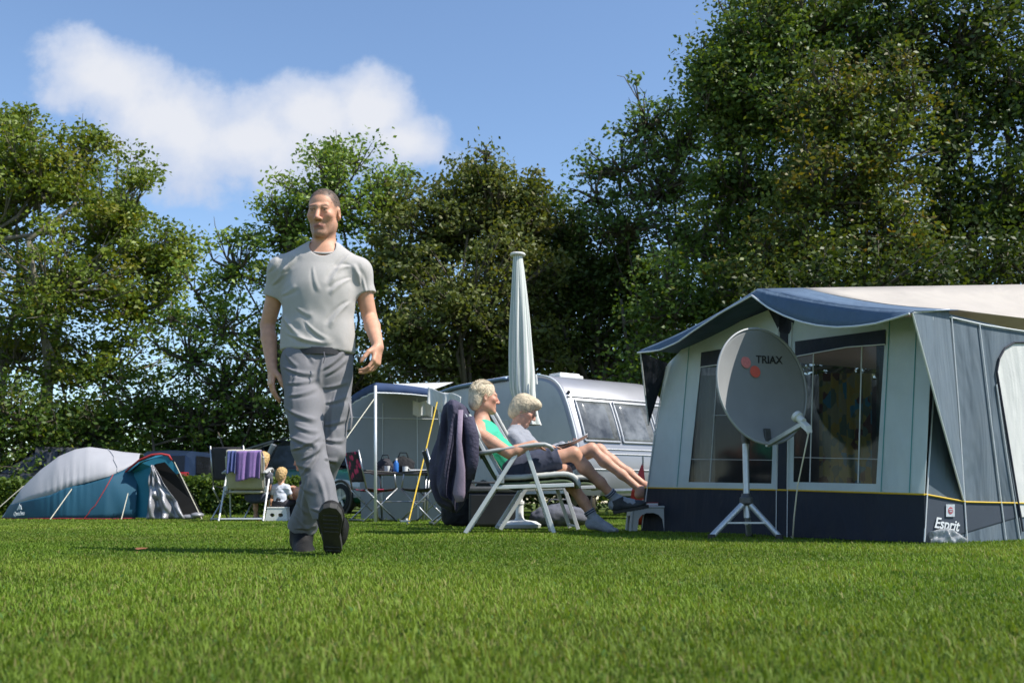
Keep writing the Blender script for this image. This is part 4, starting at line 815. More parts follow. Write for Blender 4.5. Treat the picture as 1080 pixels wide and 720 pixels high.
    # pegs
    b = MB(); b.tube([on(1003, 345, d)*0+os_(1020, 566, .04), os_(1020, 572, .1)], .004, 5); b.build('peg', M['steel'], t)
M['green_cloth'] = mat('green_cloth', (.02, .10, .085), .9, .3, 8, .2, 60)
M['tent_slate'] = mat('tent_slate', (.035, .048, .07), .78, .1, 4, .15, 400)
M['badge'] = mat('badge', (.42, .46, .5), .7, .2, 60)
M['badge_ink'] = mat('badge_ink', (.35, .07, .09), .7, .2, 60)
M['plastic_film'] = glass_mat('plastic_film', (.6, .62, .65), .35, .2)
M['steel'] = mat('steel', (.36, .37, .38), .38, .1, 20, 0, 80, metal=.85)
M['galv'] = mat('galv', (.50, .52, .53), .42, .12, 25, 0, 80, metal=.6)
M['alu'] = mat('alu', (.66, .67, .68), .4, .05, 15, 0, 80, metal=.35)
# ---------------------------------------------------------------- satellite dish on a tripod
def build_dish():
    Y = 6.85; base = G(787, Y)
    t = thing('satellite_dish', base, 'grey satellite dish on a short galvanised tripod in front of the trailer tent', 'satellite dish')
    az = R_(24); tilt = R_(6); nd = unit(V(math.sin(az)*math.cos(tilt), -math.cos(az)*math.cos(tilt), math.sin(tilt))); sd, up, _ = frame_from(nd); sd = np.cross(up, nd)
    c = P(804.5, 406.5, Y-.02); A = .376; Bv = .406; rows = []
    def pt(r, a, off=0.): return c+sd*(A*r*math.cos(a))+up*(Bv*r*math.sin(a))+nd*(.062*r*r-.062+off)
    aa = np.arange(64)*2*math.pi/64
    b = MB(); b.grid([[pt(r, a) for a in aa] for r in np.linspace(.004, 1, 18)], closed_v=True); b.f.append(tuple(range(64)))
    dish = b.build('reflector', M['dish'], t, smooth=True, solid=.003)
    b = MB(); b.tube([pt(1, a) for a in np.append(aa, 0)], .0085, 8, False); b.build('rim', M['dish_rim'], dish, smooth=True)
    # logo
    for q, (px, py, m) in enumerate(((785, 382.5, 'pink'), (795.5, 392, 'red_dot'))):
        o = c+sd*0; d = ray(px, py); o = CAM+d*(np.dot(c-nd*.06-CAM, nd)/np.dot(d, nd)); r2 = (np.dot(o-c, sd)/A)**2+(np.dot(o-c, up)/Bv)**2; o = c+sd*np.dot(o-c, sd)+up*np.dot(o-c, up)+nd*(.062*r2-.062+.004)
        b = MB(); b.grid([[o+(lambda ln: unit(np.cross(up, ln))*.044*r*math.cos(a)+up*.042*r*math.sin(a)+ln*(.003+.0015*q))(dish_n(o, c, sd, up, nd, A, Bv)) for a in np.arange(24)*2*math.pi/24] for r in (.01, 1)], closed_v=True); b.build('logo_dot', M[m], dish)
    d = ray(809, 380.5); o = CAM+d*(np.dot(c-nd*.06-CAM, nd)/np.dot(d, nd)); r2 = (np.dot(o-c, sd)/A)**2+(np.dot(o-c, up)/Bv)**2; o = c+sd*np.dot(o-c, sd)+up*np.dot(o-c, up)+nd*(.062*r2-.062+.012)
    ln = dish_n(o, c, sd, up, nd, A, Bv); tx = unit(np.cross(up, ln)); text_mesh('TRIAX', .076, mat4(o-nd*.006, tx, np.cross(ln, tx), ln), M['ink'], dish, 'lettering', 0, .0012)
    # plate, arm and LNB
    foot = pt(.97, -math.pi/2+.02)
    b = MB(); b.box(pt(.84, -math.pi/2)+nd*.012, (.05, .085, .016), np.stack([sd, up, nd], 1)); b.build('arm_plate', M['steel_dark'], t, bevel=.003)
    lnb = P(845, 443, Y-.30)
    b = MB(); b.bar(foot-up*.015-nd*.03, lnb-up*.03, .034, .03, up); b.build('feed_arm', M['galv'], t, bevel=.003)
    ax = unit(c-lnb); b = MB(); b.lathe(lnb-ax*.02, ax, [(.001, 0), (.026, 0), (.026, .045), (.038, .05), (.038, .075), (.03, .08), (.001, .082)], 18); b.build('lnb_horn', M['white_plastic'], t, smooth=40)
    b = MB(); b.box(lnb-ax*.045-V(0, 0, .012), (.05, .075, .045), np.stack([sd, ax, up], 1)); b.tube([lnb-ax*.06-V(0, 0, .02), lnb-ax*.07-V(0, 0, .05)], .01, 8); b.build('lnb_body', M['white_plastic'], t, bevel=.006)
    b = MB(); s0 = lnb-ax*.07-V(0, 0, .05); e0 = G(836, 6.75); pts = [s0, s0*.8+e0*.2+V(-.005, 0, .01), s0*.5+e0*.5+V(-.02, 0, 0), s0*.2+e0*.8+V(-.012, 0, 0), e0+V(0, 0, .005), e0+V(.06, .25, .006)]; b.tube(pts, .0048, 7); b.build('cable', M['cream'], t, smooth=True)
    # mast and tripod
    m0 = P(786, 462, Y+.05); hub = P(787, 524, Y)
    b = MB(); b.tube([hub-V(0, 0, .14), m0+V(0, 0, .02)], .0215, 16); b.build('mast', M['galv'], t, smooth=40)
    b = MB(); b.tube([m0-V(0, 0, .04), m0+V(0, 0, .045)], .027, 16); b.box(P(789, 450, Y+.04), (.06, .05, .12)); b.bar(P(789, 440, Y+.06), c-nd*.15-up*.1, .04, .07); b.build('mast_clamp', M['steel_dark'], t, bevel=.004)
    b = MB(); b.lathe(hub-V(0, 0, .05), (0, 0, 1), [(.0, -.005), (.03, -.005), (.046, .01), (.046, .045), (.034, .055), (.03, .075), (.0, .075)], 20); b.build('hub', M['steel_dark'], t, smooth=40)
    for ft in (G(750.5, Y-.06), G(822, Y-.1), G(790, Y+.33)):
        e = unit(ft-hub); b = MB(); b.tube([hub+e*.03+V(0, 0, -.02), ft+V(0, 0, .012)], .0205, 12); lg = b.build('leg', M['galv'], t, smooth=40)
        b = MB(); b.tube([ft+V(0, 0, .028), ft-V(0, 0, .01)], .026, 12); b.build('foot_cap', M['black_plastic'], lg)
    b = MB(); b.bar(P(763, 551, Y-.04), P(811, 551, Y-.07), .022, .012); b.bar(P(787, 552, Y-.05), P(789, 550, Y+.2), .022, .012); b.build('brace', M['galv'], t)
M['dish'] = mat('dish', (.27, .275, .28), .42, .04, 10, 0, 80, spec=.5, dirt_or_reflection=(.25, .25, .245), dscale=6, damt=.4)
M['dish_rim'] = mat('dish_rim', (.34, .35, .35), .4, .05)
M['pink'] = mat('pink', (.72, .22, .20), .5, .12, 60); M['red_dot'] = mat('red_dot', (.75, .13, .09), .5, .08)
M['ink'] = mat('ink', (.02, .02, .022), .6, .1); M['steel_dark'] = mat('steel_dark', (.09, .09, .09), .5, .2, 30, metal=.4)
M['white_plastic'] = mat('white_plastic', (.66, .66, .63), .4, .06, 12, dirt_or_reflection=(.5, .48, .42), dscale=20, damt=.4)
M['black_plastic'] = mat('black_plastic', (.015, .015, .016), .5, .2); M['cream'] = mat('cream', (.60, .56, .42), .5, .08)
# ---------------------------------------------------------------- caravan with its awning
M['cara'] = mat('cara', (.30, .30, .325), .4, .05, 1.5, .03, 6, metal=.35, coat=.3, dirt_or_reflection=(.33, .34, .36), dscale=2, damt=.5)
M['cara_side'] = mat('cara_side', (.50, .50, .515), .5, .06, 1.2, .04, 5, metal=.1, dirt_or_reflection=(.30, .31, .33), dscale=2, damt=.5)
M['cara_rail'] = mat('cara_rail', (.20, .28, .42), .4, .08, 2, metal=.2)
M['win'] = mat('win', (.13, .135, .14), .12, .7, 2.2, spec=.5, coat=.3, dirt_or_reflection=(.02, .024, .022), dscale=6, damt=.95)  # pale panes with tree reflections painted into the colour as dark mottling
M['win_frame'] = mat('win_frame', (.33, .34, .36), .4, .08, 8, metal=.3)
M['aw_grey'] = mat('aw_grey', (.30, .31, .32), .85, .06, 2, .12, 300, trans=.1, dirt_or_reflection=(.25, .26, .27), dscale=3, damt=.4)
M['aw_blue'] = mat('aw_blue', (.012, .035, .10), .8, .1, 4, .12, 300)
M['aw_white'] = mat('aw_white', (.60, .61, .62), .75, .05, 3, .1, 300, trans=.15)
M['rope'] = mat('rope', (.55, .52, .42), .8, .15, 60); M['rope_yellow'] = mat('rope_yellow', (.62, .42, .04), .8, .2, 60)
M['dark_metal'] = mat('dark_metal', (.05, .052, .056), .5, .2, 20, metal=.3); M['tyre'] = mat('tyre', (.016, .016, .017), .85, .25, 20, .3, 60); M['grille_black'] = mat('grille_black', (.012, .012, .013), .5, .3)
def offset2(pr, d):
    p = np.array(pr); t = np.gradient(p, axis=0); t /= np.linalg.norm(t, axis=1)[:, None]; return p+np.stack([t[:, 1], -t[:, 0]], 1)*d
def curve2(pts, n):
    p = np.array(pts, float); s = np.concatenate([[0], np.cumsum(np.linalg.norm(np.diff(p, axis=0), axis=1))]); q = np.linspace(0, s[-1], n)
    o = np.stack([np.interp(q, s, p[:, 0]), np.interp(q, s, p[:, 1])], 1)
    for _ in range(3): o[1:-1] = (o[:-2]+2*o[1:-1]+o[2:])/4
    return o
def build_caravan():
    C0 = G(611, 14.5); th = R_(35); nf = V(math.sin(th), -math.cos(th), 0); w = V(math.cos(th), math.sin(th), 0); l = -nf; Wd = 2.05
    t = thing('caravan', C0+w*1.0+l*2.2, 'silver touring caravan with rounded nose parked behind the seated couple', 'caravan')
    pr = curve2([(.12, .34), (.02, .5), (0, .8), (.02, 1.08), (.12, 1.35), (.30, 1.78), (.42, 1.98), (.62, 2.12), (1., 2.2), (1.8, 2.25), (3.4, 2.25), (4.1, 2.17), (4.45, 1.9), (4.58, 1.4), (4.6, .6), (4.55, .34)], 60)
    T = lambda s, u, z: C0+l*s+w*u+V(0, 0, z)
    b = MB(); rows = []
    for u, ins in ((.0, .075), (.012, .04), (.035, .017), (.08, 0.), (Wd-.08, 0.), (Wd-.035, .017), (Wd-.012, .04), (Wd, .075)):
        q = offset2(pr, ins); q = q if q[20, 1] < pr[20, 1] or ins == 0 else offset2(pr, -ins); rows.append([T(s, u, z) for s, z in q])
    b.grid(rows); k = len(pr); b.f.append(tuple(range(k-1, -1, -1))); b.f.append(tuple(7*k+i for i in range(k)))
    b.build('body', M['cara'], t, smooth=35)
    q = offset2(pr, .085); q = q if q[20, 1] < pr[20, 1] else offset2(pr, -.085)
    b = MB(); b.poly([T(s, -.004, z) for s, z in q], (), .003, -w); side = b.build('side_panel', M['cara_side'], t)
    b = MB(); b.tube([T(s, .012, z) for s, z in (pr*.975+q*.025)[3:52]], .014, 7); b.build('edge_trim', M['piping'], t, smooth=True)
    b = MB(); b.tube([T(s, -.03, z-.03) for s, z in pr[25:50]], .05, 8, True, .6); b.build('awning_rail', M['cara_rail'], t, smooth=True)
    # front windows follow the slope of the nose
    def fp(z, u, d):
        s = np.interp(z, pr[:30, 1], pr[:30, 0]); s2 = np.interp(z+.02, pr[:30, 1], pr[:30, 0]); n = unit(nf*.02+V(0, 0, 1)*(s2-s)); return T(s, u, z)+n*d
    for u0, u1, sk in ((.16, .84, .0), (.90, 1.58, 0.), (1.64, 1.92, 0)):
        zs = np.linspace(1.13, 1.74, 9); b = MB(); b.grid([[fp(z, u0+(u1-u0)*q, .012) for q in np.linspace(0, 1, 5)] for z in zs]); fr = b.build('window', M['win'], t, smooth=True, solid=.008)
        b = MB(); lp = [fp(z, u0, .014) for z in zs]+[fp(1.74, u0+(u1-u0)*q, .014) for q in (.5, 1)]+[fp(z, u1, .014) for z in zs[::-1]]+[fp(1.13, u0+(u1-u0)*q, .014) for q in (.5, 0)]
        b.tube(lp, .02, 6); b.build('window_frame', M['win_frame'], fr)
    b = MB(); b.tube([fp(1.80, .05, .012), fp(1.80, 1., .012), fp(1.80, 2., .012)], .014, 6); b.build('window_hood', M['win_frame'], t)
    for z in (1.02, .95, .72):
        b = MB(); b.tube([fp(z, .06, .004), fp(z, 1., .004), fp(z, 1.99, .004)], .011, 6); b.build('front_trim', M['win_frame'], t)
    b = MB(); b.ball(fp(1.86, .10, .02), .028); b.build('marker_lamp', M['ink'], t, smooth=True)
    b = MB(); b.box(T(1.6, 1.0, 2.27), (.5, .4, .07), np.stack([w, l, V(0, 0, 1)], 1)); b.box(T(1.6, 1.0, 2.32), (.42, .32, .04), np.stack([w, l, V(0, 0, 1)], 1)); b.build('roof_hatch', M['white_plastic'], t, bevel=.02)
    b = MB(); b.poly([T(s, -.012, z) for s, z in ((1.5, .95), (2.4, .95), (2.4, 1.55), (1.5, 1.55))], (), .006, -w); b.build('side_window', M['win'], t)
    for sgn, u in ((-1, .06), (1, Wd-.06)):
        b = MB(); c = T(2.5, u, .3); b.lathe(c-w*.09*1, w, [(.12, 0), (.29, 0), (.31, .03), (.31, .15), (.29, .18), (.12, .18)], 28); wh = b.build('wheel', M['tyre'], t, smooth=40)
        b = MB(); b.lathe(c-w*.085, w, [(.0, .02), (.13, .0), (.2, .02), (.2, .15), (0, .15)], 20); b.build('rim', M['galv'], wh, smooth=40)
    b = MB(); b.tube([T(.3, .45, .4), T(-.9, 1.02, .42)], .04, 6); b.tube([T(.3, 1.6, .4), T(-.9, 1.02, .42)], .04, 6); b.tube([T(-.6, 1.02, .42), T(-1.2, 1.02, .44)], .035, 8); b.build('drawbar', M['galv'], t)
    b = MB(); b.tube([T(-.7, 1.1, 0), T(-.7, 1.1, .7)], .024, 8); b.build('jockey_wheel', M['galv'], t)
    # ---- awning
    A, B, Cc = P(396, 404, 12.7), P(371, 418, 14.3), P(456, 411, 13.5); E = P(478, 403, 15.9); D = P(428, 399, 17.0)
    a = thing('awning', G(415, 14), 'grey caravan awning with blue valance and white roof, open in front', 'awning')
    b = MB(); m = 10; g = []
    for i in np.linspace(0, 1, m): g.append([(A*(1-i)+Cc*i)*(1-q)+((B*.35+D*.65)*(1-i)+E*i)*q-V(0, 0, .035*math.sin(math.pi*q)*math.sin(math.pi*i)) for q in np.linspace(0, 1, m)])
    b.grid(g); b.add([A, B, B*.35+D*.65], [(0, 1, 2)]); b.build('roof', M['aw_white'], a, smooth=True, solid=.004)
    for p, q, h0, h1 in ((B, A, .115, .115), (A, Cc, .125, .095)):
        b = MB(); rows = []
        for i in np.linspace(0, 1, 25): r = p*(1-i)+q*i+V(0, 0, .012*math.sin(i*math.pi)); rows.append([r+V(0, 0, .008), r-V(0, 0, (h0+(h1-h0)*i)*.5)+V(.006*math.sin(i*22), -.012, 0), r-V(0, 0, h0+(h1-h0)*i)+V(0.01*math.sin(i*22), -.01, 0)])
        b.grid(rows); vz = b.build('valance', M['aw_blue'], a, smooth=True, solid=.004)
        b = MB(); b.tube([r[2] for r in rows], .009, 5); b.build('valance_piping', M['piping'], vz)
    b = MB(); g0 = G(396, 12.7); b.tube([g0, A-V(0, 0, .03)], .019, 10); b.build('pole', M['alu'], a, smooth=True)
    Pb = P(415, 480, 15.2); nb_ = unit(V(-.35, -1, 0)); ob = lambda px, py: onplane(px, py, Pb, nb_)
    b = MB(); pts = [(367, 426), (398, 411), (460, 413), (466, 470), (470, 549), (381, 549), (379.5, 508), (360, 476)]; b.poly([ob(*p) for p in pts], (), .006, nb_); bw = b.build('back_wall', M['aw_grey'], a)
    b = MB()
    for p, q in (((404, 425), (403, 548)), ((440, 420), (441, 548)), ((368, 440), (462, 442))): b.tube([ob(*p)+nb_*.006, ob(*q)+nb_*.006], .008, 5)
    b.build('wall_seam', M['aw_white'], bw)
    b = MB(); b.poly([B+V(0, 0, -.05), A+V(-.03, 0.3, -.08), P(385, 520, 13.6), G(381, 14.4), P(360, 476, 14.6)], (), .004, V(1, 0, 0)); b.build('side_wall', M['aw_grey'], a) if False else None
    b = MB(); b.tube([P(395, 420, 12.7), P(368, 458, 12.2), P(343, 495, 11.8), G(312, 11.3)], .006, 5); b.build('guy_rope', M['rope'], a)
    b = MB(); b.tube([P(461, 424, 12.6), P(446, 488, 12.1), G(430.5, 11.6)], .0085, 6); r2 = b.build('guy_rope', M['rope_yellow'], a); r2['label'] = 'yellow guy rope'
    b = MB(); e = G(430.5, 11.6); b.tube([e+V(0, 0, -.02), e+V(-.02, 0, .06)], .012, 6); b.box(e+V(-.03, -.02, .03), (.11, .03, .02)); b.build('peg', M['white_plastic'], a)
    # laundry on the awning edge
    def drape(name, lb, cat, top, w0, h, m_, amp=.03, seed=0, taper=0., solid=.006):
        b = MB(); rows = []; n = 26
        for i in np.linspace(0, 1, n):
            row = []
            for j in np.linspace(0, 1, 16):
                f = amp*j*(math.sin(i*13+seed)+.6*math.sin(i*23+seed*2)); p = top[0]*(1-i)+top[1]*i; x = unit(top[1]-top[0]); nrm = unit(np.cross(x, V(0, 0, 1)))
                row.append(p-V(0, 0, 1)*h*j*(1-taper*abs(i-.5)*2)+nrm*f+x*taper*(.5-i)*.15*j+nrm*.02*(1-j)+V(0, 0, .012*math.sin(i*9+seed)))
            rows.append(row)
        b.grid(rows); return tag(b.build(name, m_, None, base=(top[0]+top[1])/2, smooth=True, solid=solid), lb, cat)
    drape('towel', 'white bath towel slung over the front edge of the awning', 'towel', (P(452, 409, 13.3), P(487, 418, 13.1)), 0, .30, M['white_cloth'], .05, 1, .25)
    drape('towel', 'small white cloth hanging inside the awning opening', 'towel', (P(436, 423, 13.8), P(457, 424, 13.7)), 0, .20, M['white_cloth'], .03, 2)
    # camping table and its load
    Yt = 13.6; tz = .62; c = G(424, Yt); tb = thing('camping_table', c, 'folding camping table with thin metal legs inside the awning', 'table')
    b = MB(); b.box(c+V(0, 0, tz), (.78, .55, .03)); b.build('tabletop', M['steel_dark'], tb, bevel=.006)
    for sx in (-1, 1):
        for sy in (-1, 1): b = MB(); b.tube([c+V(sx*.34, sy*.22, tz), c+V(sx*.30, sy*.24, 0)], .014, 8); b.build('leg', M['steel'], tb, smooth=True)
    b = MB(); b.tube([c+V(-.32, .24, .25), c+V(.32, .24, .25)], .01, 6); b.tube([c+V(-.32, -.24, .25), c+V(.32, -.24, .25)], .01, 6); b.build('crossbar', M['steel'], tb)
    tz += .015
    o = c+V(-.08, -.12, tz); b = MB(); b.lathe(o, (0, 0, 1), [(.001, 0), (.034, 0), (.036, .02), (.036, .12), (.02, .15), (.013, .165), (.001, .165)], 18); bt = b.build('bottle', M['blue_plastic'], None, base=o, smooth=True); tag(bt, 'blue plastic bottle standing on the camping table', 'bottle')
    b = MB(); b.lathe(o, (0, 0, 1), [(.001, .164), (.016, .164), (.016, .19), (.001, .19)], 12); b.build('cap', M['white_plastic'], bt)
    for q, (dx, dy, lb) in enumerate(((-.2, -.1, 'white mug left of the blue bottle on the camping table'), (.02, .1, 'white mug behind the blue bottle on the camping table'))):
        o = c+V(dx, dy, tz); b = MB(); b.lathe(o, (0, 0, 1), [(.0, 0), (.036, 0), (.04, .09), (.035, .09), (.032, .01), (.0, .01)], 18); b.tube([o+V(.038, 0, .07), o+V(.062, 0, .06), o+V(.06, 0, .03), o+V(.038, 0, .02)], .006, 6); tag(b.build('mug', M['white_plastic'], None, base=o, smooth=40), lb, 'mug')
    o = c+V(.24, -.05, tz); b = MB(); b.box(o+V(0, 0, .02), (.26, .34, .04)); tag(b.build('tray', M['aw_white'], None, base=o, bevel=.012), 'pale flat tray at the right end of the camping table', 'tray')
    o = c+V(-.26, .15, tz); bag_shape('bag', o, (.24, .18, .22), M['dark_cloth'], 'dark cloth bag at the back of the camping table', 3)
    o = c+V(-.02, .2, tz); bag_shape('bag', o, (.3, .16, .25), M['black_cloth'], 'black holdall behind the mugs on the camping table', 4)
def bag_shape(name, o, size, m, lb, seed, cat='bag'):
    s = np.array(size); h = s.max()/34; F = Field(o-s*.7-V(0, 0, .02), o+s*V(.7, .7, 1.35), h)
    F.ell(o+V(0, 0, s[2]*.42), s*V(.5, .5, .5), None, .03); F.ell(o+V(-.22, 0, .3)*s, s*V(.3, .42, .34), None, .04); F.ell(o+V(.22, 0, .3)*s, s*V(.3, .42, .36), None, .04); F.plane(o, V(0, 0, -1))
    t = sdf_object(name, F, m, None, disp=lambda v: .014*fbm(v*14+seed), base=o); tag(t, lb, cat)
    b = MB(); b.tube([o+V(-.25, 0, .8)*s, o+V(-.15, -.05, 1.12)*s, o+V(.15, -.05, 1.12)*s, o+V(.25, 0, .8)*s], .008, 6); b.build('handle', m, t, smooth=True); return t
M['blue_plastic'] = mat('blue_plastic', (.02, .13, .42), .35, .1); M['dark_cloth'] = mat('dark_cloth', (.03, .028, .035), .9, .25, 10, .3, 60)
M['pink_floral'] = None
def floral():
    m, nt, b = _nodes('floral'); L = nt.links.new; tc = N(nt, 'ShaderNodeTexCoord'); v = N(nt, 'ShaderNodeTexVoronoi', i_Scale=11.); L(tc.outputs['Object'], v.inputs['Vector'])
    r = N(nt, 'ShaderNodeValToRGB'); r.color_ramp.elements[0].position = .3; r.color_ramp.elements[0].color = (.55, .04, .12, 1); r.color_ramp.elements[1].position = .48; r.color_ramp.elements[1].color = (.02, .016, .02, 1); L(v.outputs['Distance'], r.inputs[0]); L(r.outputs[0], b.inputs['Base Color']); b.inputs['Roughness'].default_value = .9; return m
M['pink_floral'] = floral()
def folding_chair(base, rot, fab, label, frame='steel', group=None, seat=.42, back=.88, w=.5):
    """upright folding camping chair; local x = forward"""
    t = thing('folding_chair', base, label, 'chair', group); R = rotz(rot); T = lambda x, y, z: base+R@V(x, y, z)
    def cloth(name, f, n=12, mm=8):
        b = MB(); b.grid([[T(*f(i, j)) for j in np.linspace(0, 1, mm)] for i in np.linspace(0, 1, n)]); return b.build(name, fab, t, smooth=True, solid=.012)
    cloth('seat', lambda i, j: (-.2+.42*i, (j-.5)*w*.94, seat-.03*math.sin(math.pi*j)-.015*math.sin(math.pi*i)))
    cloth('backrest', lambda i, j: (-.22-.10*i-.03*math.sin(math.pi*j), (j-.5)*w*.94, seat+.08+(back-seat-.08)*i))
    for s in (-1, 1):
        y = s*w/2; b = MB(); b.tube([T(-.22, y, seat-.02), T(.22, y, 0)], .0115, 8); b.build('leg', M[frame], t, smooth=True)
        b = MB(); b.tube([T(.22, y*.97, seat), T(-.24, y*.97, 0)], .0115, 8); b.build('leg', M[frame], t, smooth=True)
        b = MB(); b.tube([T(-.2, y, seat-.03), T(-.33, y, back+.02)], .0115, 8); b.build('back_post', M[frame], t, smooth=True)
        b = MB(); b.bar(T(-.26, y, seat+.22), T(.2, y, seat+.2), .035, .02); ar = b.build('armrest', M['black_plastic'], t, bevel=.006)
        b = MB(); b.tube([T(.17, y, seat+.2), T(.2, y, seat)], .01, 7); b.build('arm_post', M[frame], ar, smooth=True)
    b = MB(); b.tube([T(.22, -w/2, .02), T(.22, w/2, .02)], .01, 7); b.build('floor_bar', M[frame], t); b = MB(); b.tube([T(-.24, -w/2, .02), T(-.24, w/2, .02)], .01, 7); b.build('floor_bar', M[frame], t)
    return t
def build_awning_chairs():
    folding_chair(G(394, 13.1), R_(30), M['pink_floral'], 'folding chair with pink flowers on dark cloth at the left end of the camping table', 'steel')
    folding_chair(G(447, 13.0), R_(160), M['dark_cloth'], 'dark folding chair at the right end of the camping table', 'steel')
    folding_chair(G(249, 13.9), R_(75), M['dark_cloth'], 'dark folding chair with thin grey legs left of the purple towel chair', 'steel', back=.98, seat=.46)
# ---------------------------------------------------------------- reclining chairs, seated people, parasol
M['frame_white'] = mat('frame_white', (.60, .615, .62), .35, .05, 12, 0, 60, metal=.25, dirt_or_reflection=(.45, .45, .44), dscale=9, damt=.3)
M['cush_grey'] = mat('cush_grey', (.42, .43, .41), .85, .07, 14, .25, 220); M['cush_green'] = mat('cush_green', (.075, .105, .055), .85, .15, 10, .25, 220)
M['beige_fab'] = mat('beige_fab', (.43, .40, .32), .85, .08, 14, .25, 220); M['check_red'] = mat('check_red', (.25, .05, .04), .85, .5, 40)
def recliner(base, rot, label, cush='cush_grey', under='cush_green', frame='frame_white', backtop=(-.50, 1.05), w=.58, group=None, fab_edge=None):
    t = thing('reclining_chair', base, label, 'chair', group); R = rotz(rot); T = lambda x, y, z: base+R@V(x, y, z); h = w/2
    for s in (-1, 1):
        y = s*h
        b = MB(); b.grid([[T(x, y-s*.0+q*.028, z+(.008 if abs(q) < .6 else -.004)) for q in (-1, -.5, 0, .5, 1)] for x, z in ((-.31, .615), (-.2, .635), (0, .665), (.15, .685), (.22, .688), (.265, .672), (.285, .645))]); b.build('armrest', M['arm_grey'], t, smooth=True, solid=.026)
        b = MB(); b.bar(T(.075, y, .655), T(.29, y, 0), .034, .018, R@V(0, 1, 0)); b.build('leg', M[frame], t, bevel=.004)
        b = MB(); b.bar(T(.02, y+s*.02, .655), T(-.405, y+s*.02, 0), .034, .018, R@V(0, 1, 0)); b.build('leg', M[frame], t, bevel=.004)
        b = MB(); b.bar(T(-.12, y-s*.02, .39), T(backtop[0], y-s*.02, backtop[1]), .03, .018, R@V(0, 1, 0)); b.build('back_rail', M[frame], t, bevel=.004)
        b = MB(); b.bar(T(-.18, y, .355), T(.45, y, .375), .03, .016, R@V(0, 1, 0)); b.build('seat_rail', M[frame], t, bevel=.004)
        b = MB(); b.box(T(-.13, y, .42), (.06, .03, .07), R); b.build('hinge', M['steel'], t, bevel=.005)
    for x, z in ((.28, .03), (-.39, .03)): b = MB(); b.tube([T(x, -h, z), T(x, h, z)], .011, 8); b.build('crossbar', M[frame], t)
    def pad(name, path, th, m, edge=.03, nrm_off=0.):
        p = np.array(curve2(path, 22)); tg = np.gradient(p, axis=0); tg /= np.linalg.norm(tg, axis=1)[:, None]; nn = np.stack([-tg[:, 1], tg[:, 0]], 1)
        b = MB(); rows = []
        for k in range(len(p)):
            e = min(1, min(k, len(p)-1-k)/1.5+.35); row = []
            for a in np.linspace(0, 2*math.pi, 28)[:-1]:
                ca, sa = math.cos(a), math.sin(a); yy = (h-.035)*np.sign(ca)*abs(ca)**.35; zz = th*e*np.sign(sa)*abs(sa)**.6*(1-.12*math.sin(k*1.35)**2); q = p[k]+nn[k]*(zz+nrm_off); row.append(T(q[0], yy, q[1]))
            rows.append(row)
        b.grid(rows, closed_v=True); n = 27; b.f.append(tuple(range(n))); b.f.append(tuple(len(p)*n-n+i for i in range(n))); return b.build(name, M[m], t, smooth=True)
    sp = [(-.16, .405), (0, .405), (.2, .42), (.38, .435), (.455, .425), (.475, .38), (.47, .345)]; bp = [(-.14, .42), (-.22, .55), (-.33, .76), (-.42, .92), (backtop[0]+.01, backtop[1])]
    pad('seat_cushion', sp, .028, cush, nrm_off=.028); pad('seat_underside', [(x, z) for x, z in sp[:6]], .024, under, nrm_off=-.028)
    pad('back_cushion', bp, .026, cush, nrm_off=-.03); pad('back_underside', bp, .018, under, nrm_off=.02)
    return t
M['arm_grey'] = mat('arm_grey', (.36, .37, .37), .5, .06, 10)
def mk(lo, S): A = Field(S.lo, S.lo+(S.n-1)*S.h, S.h); A.n = S.n; A.ax = S.ax; A.D = np.full(S.D.shape, 1., np.float32); return A
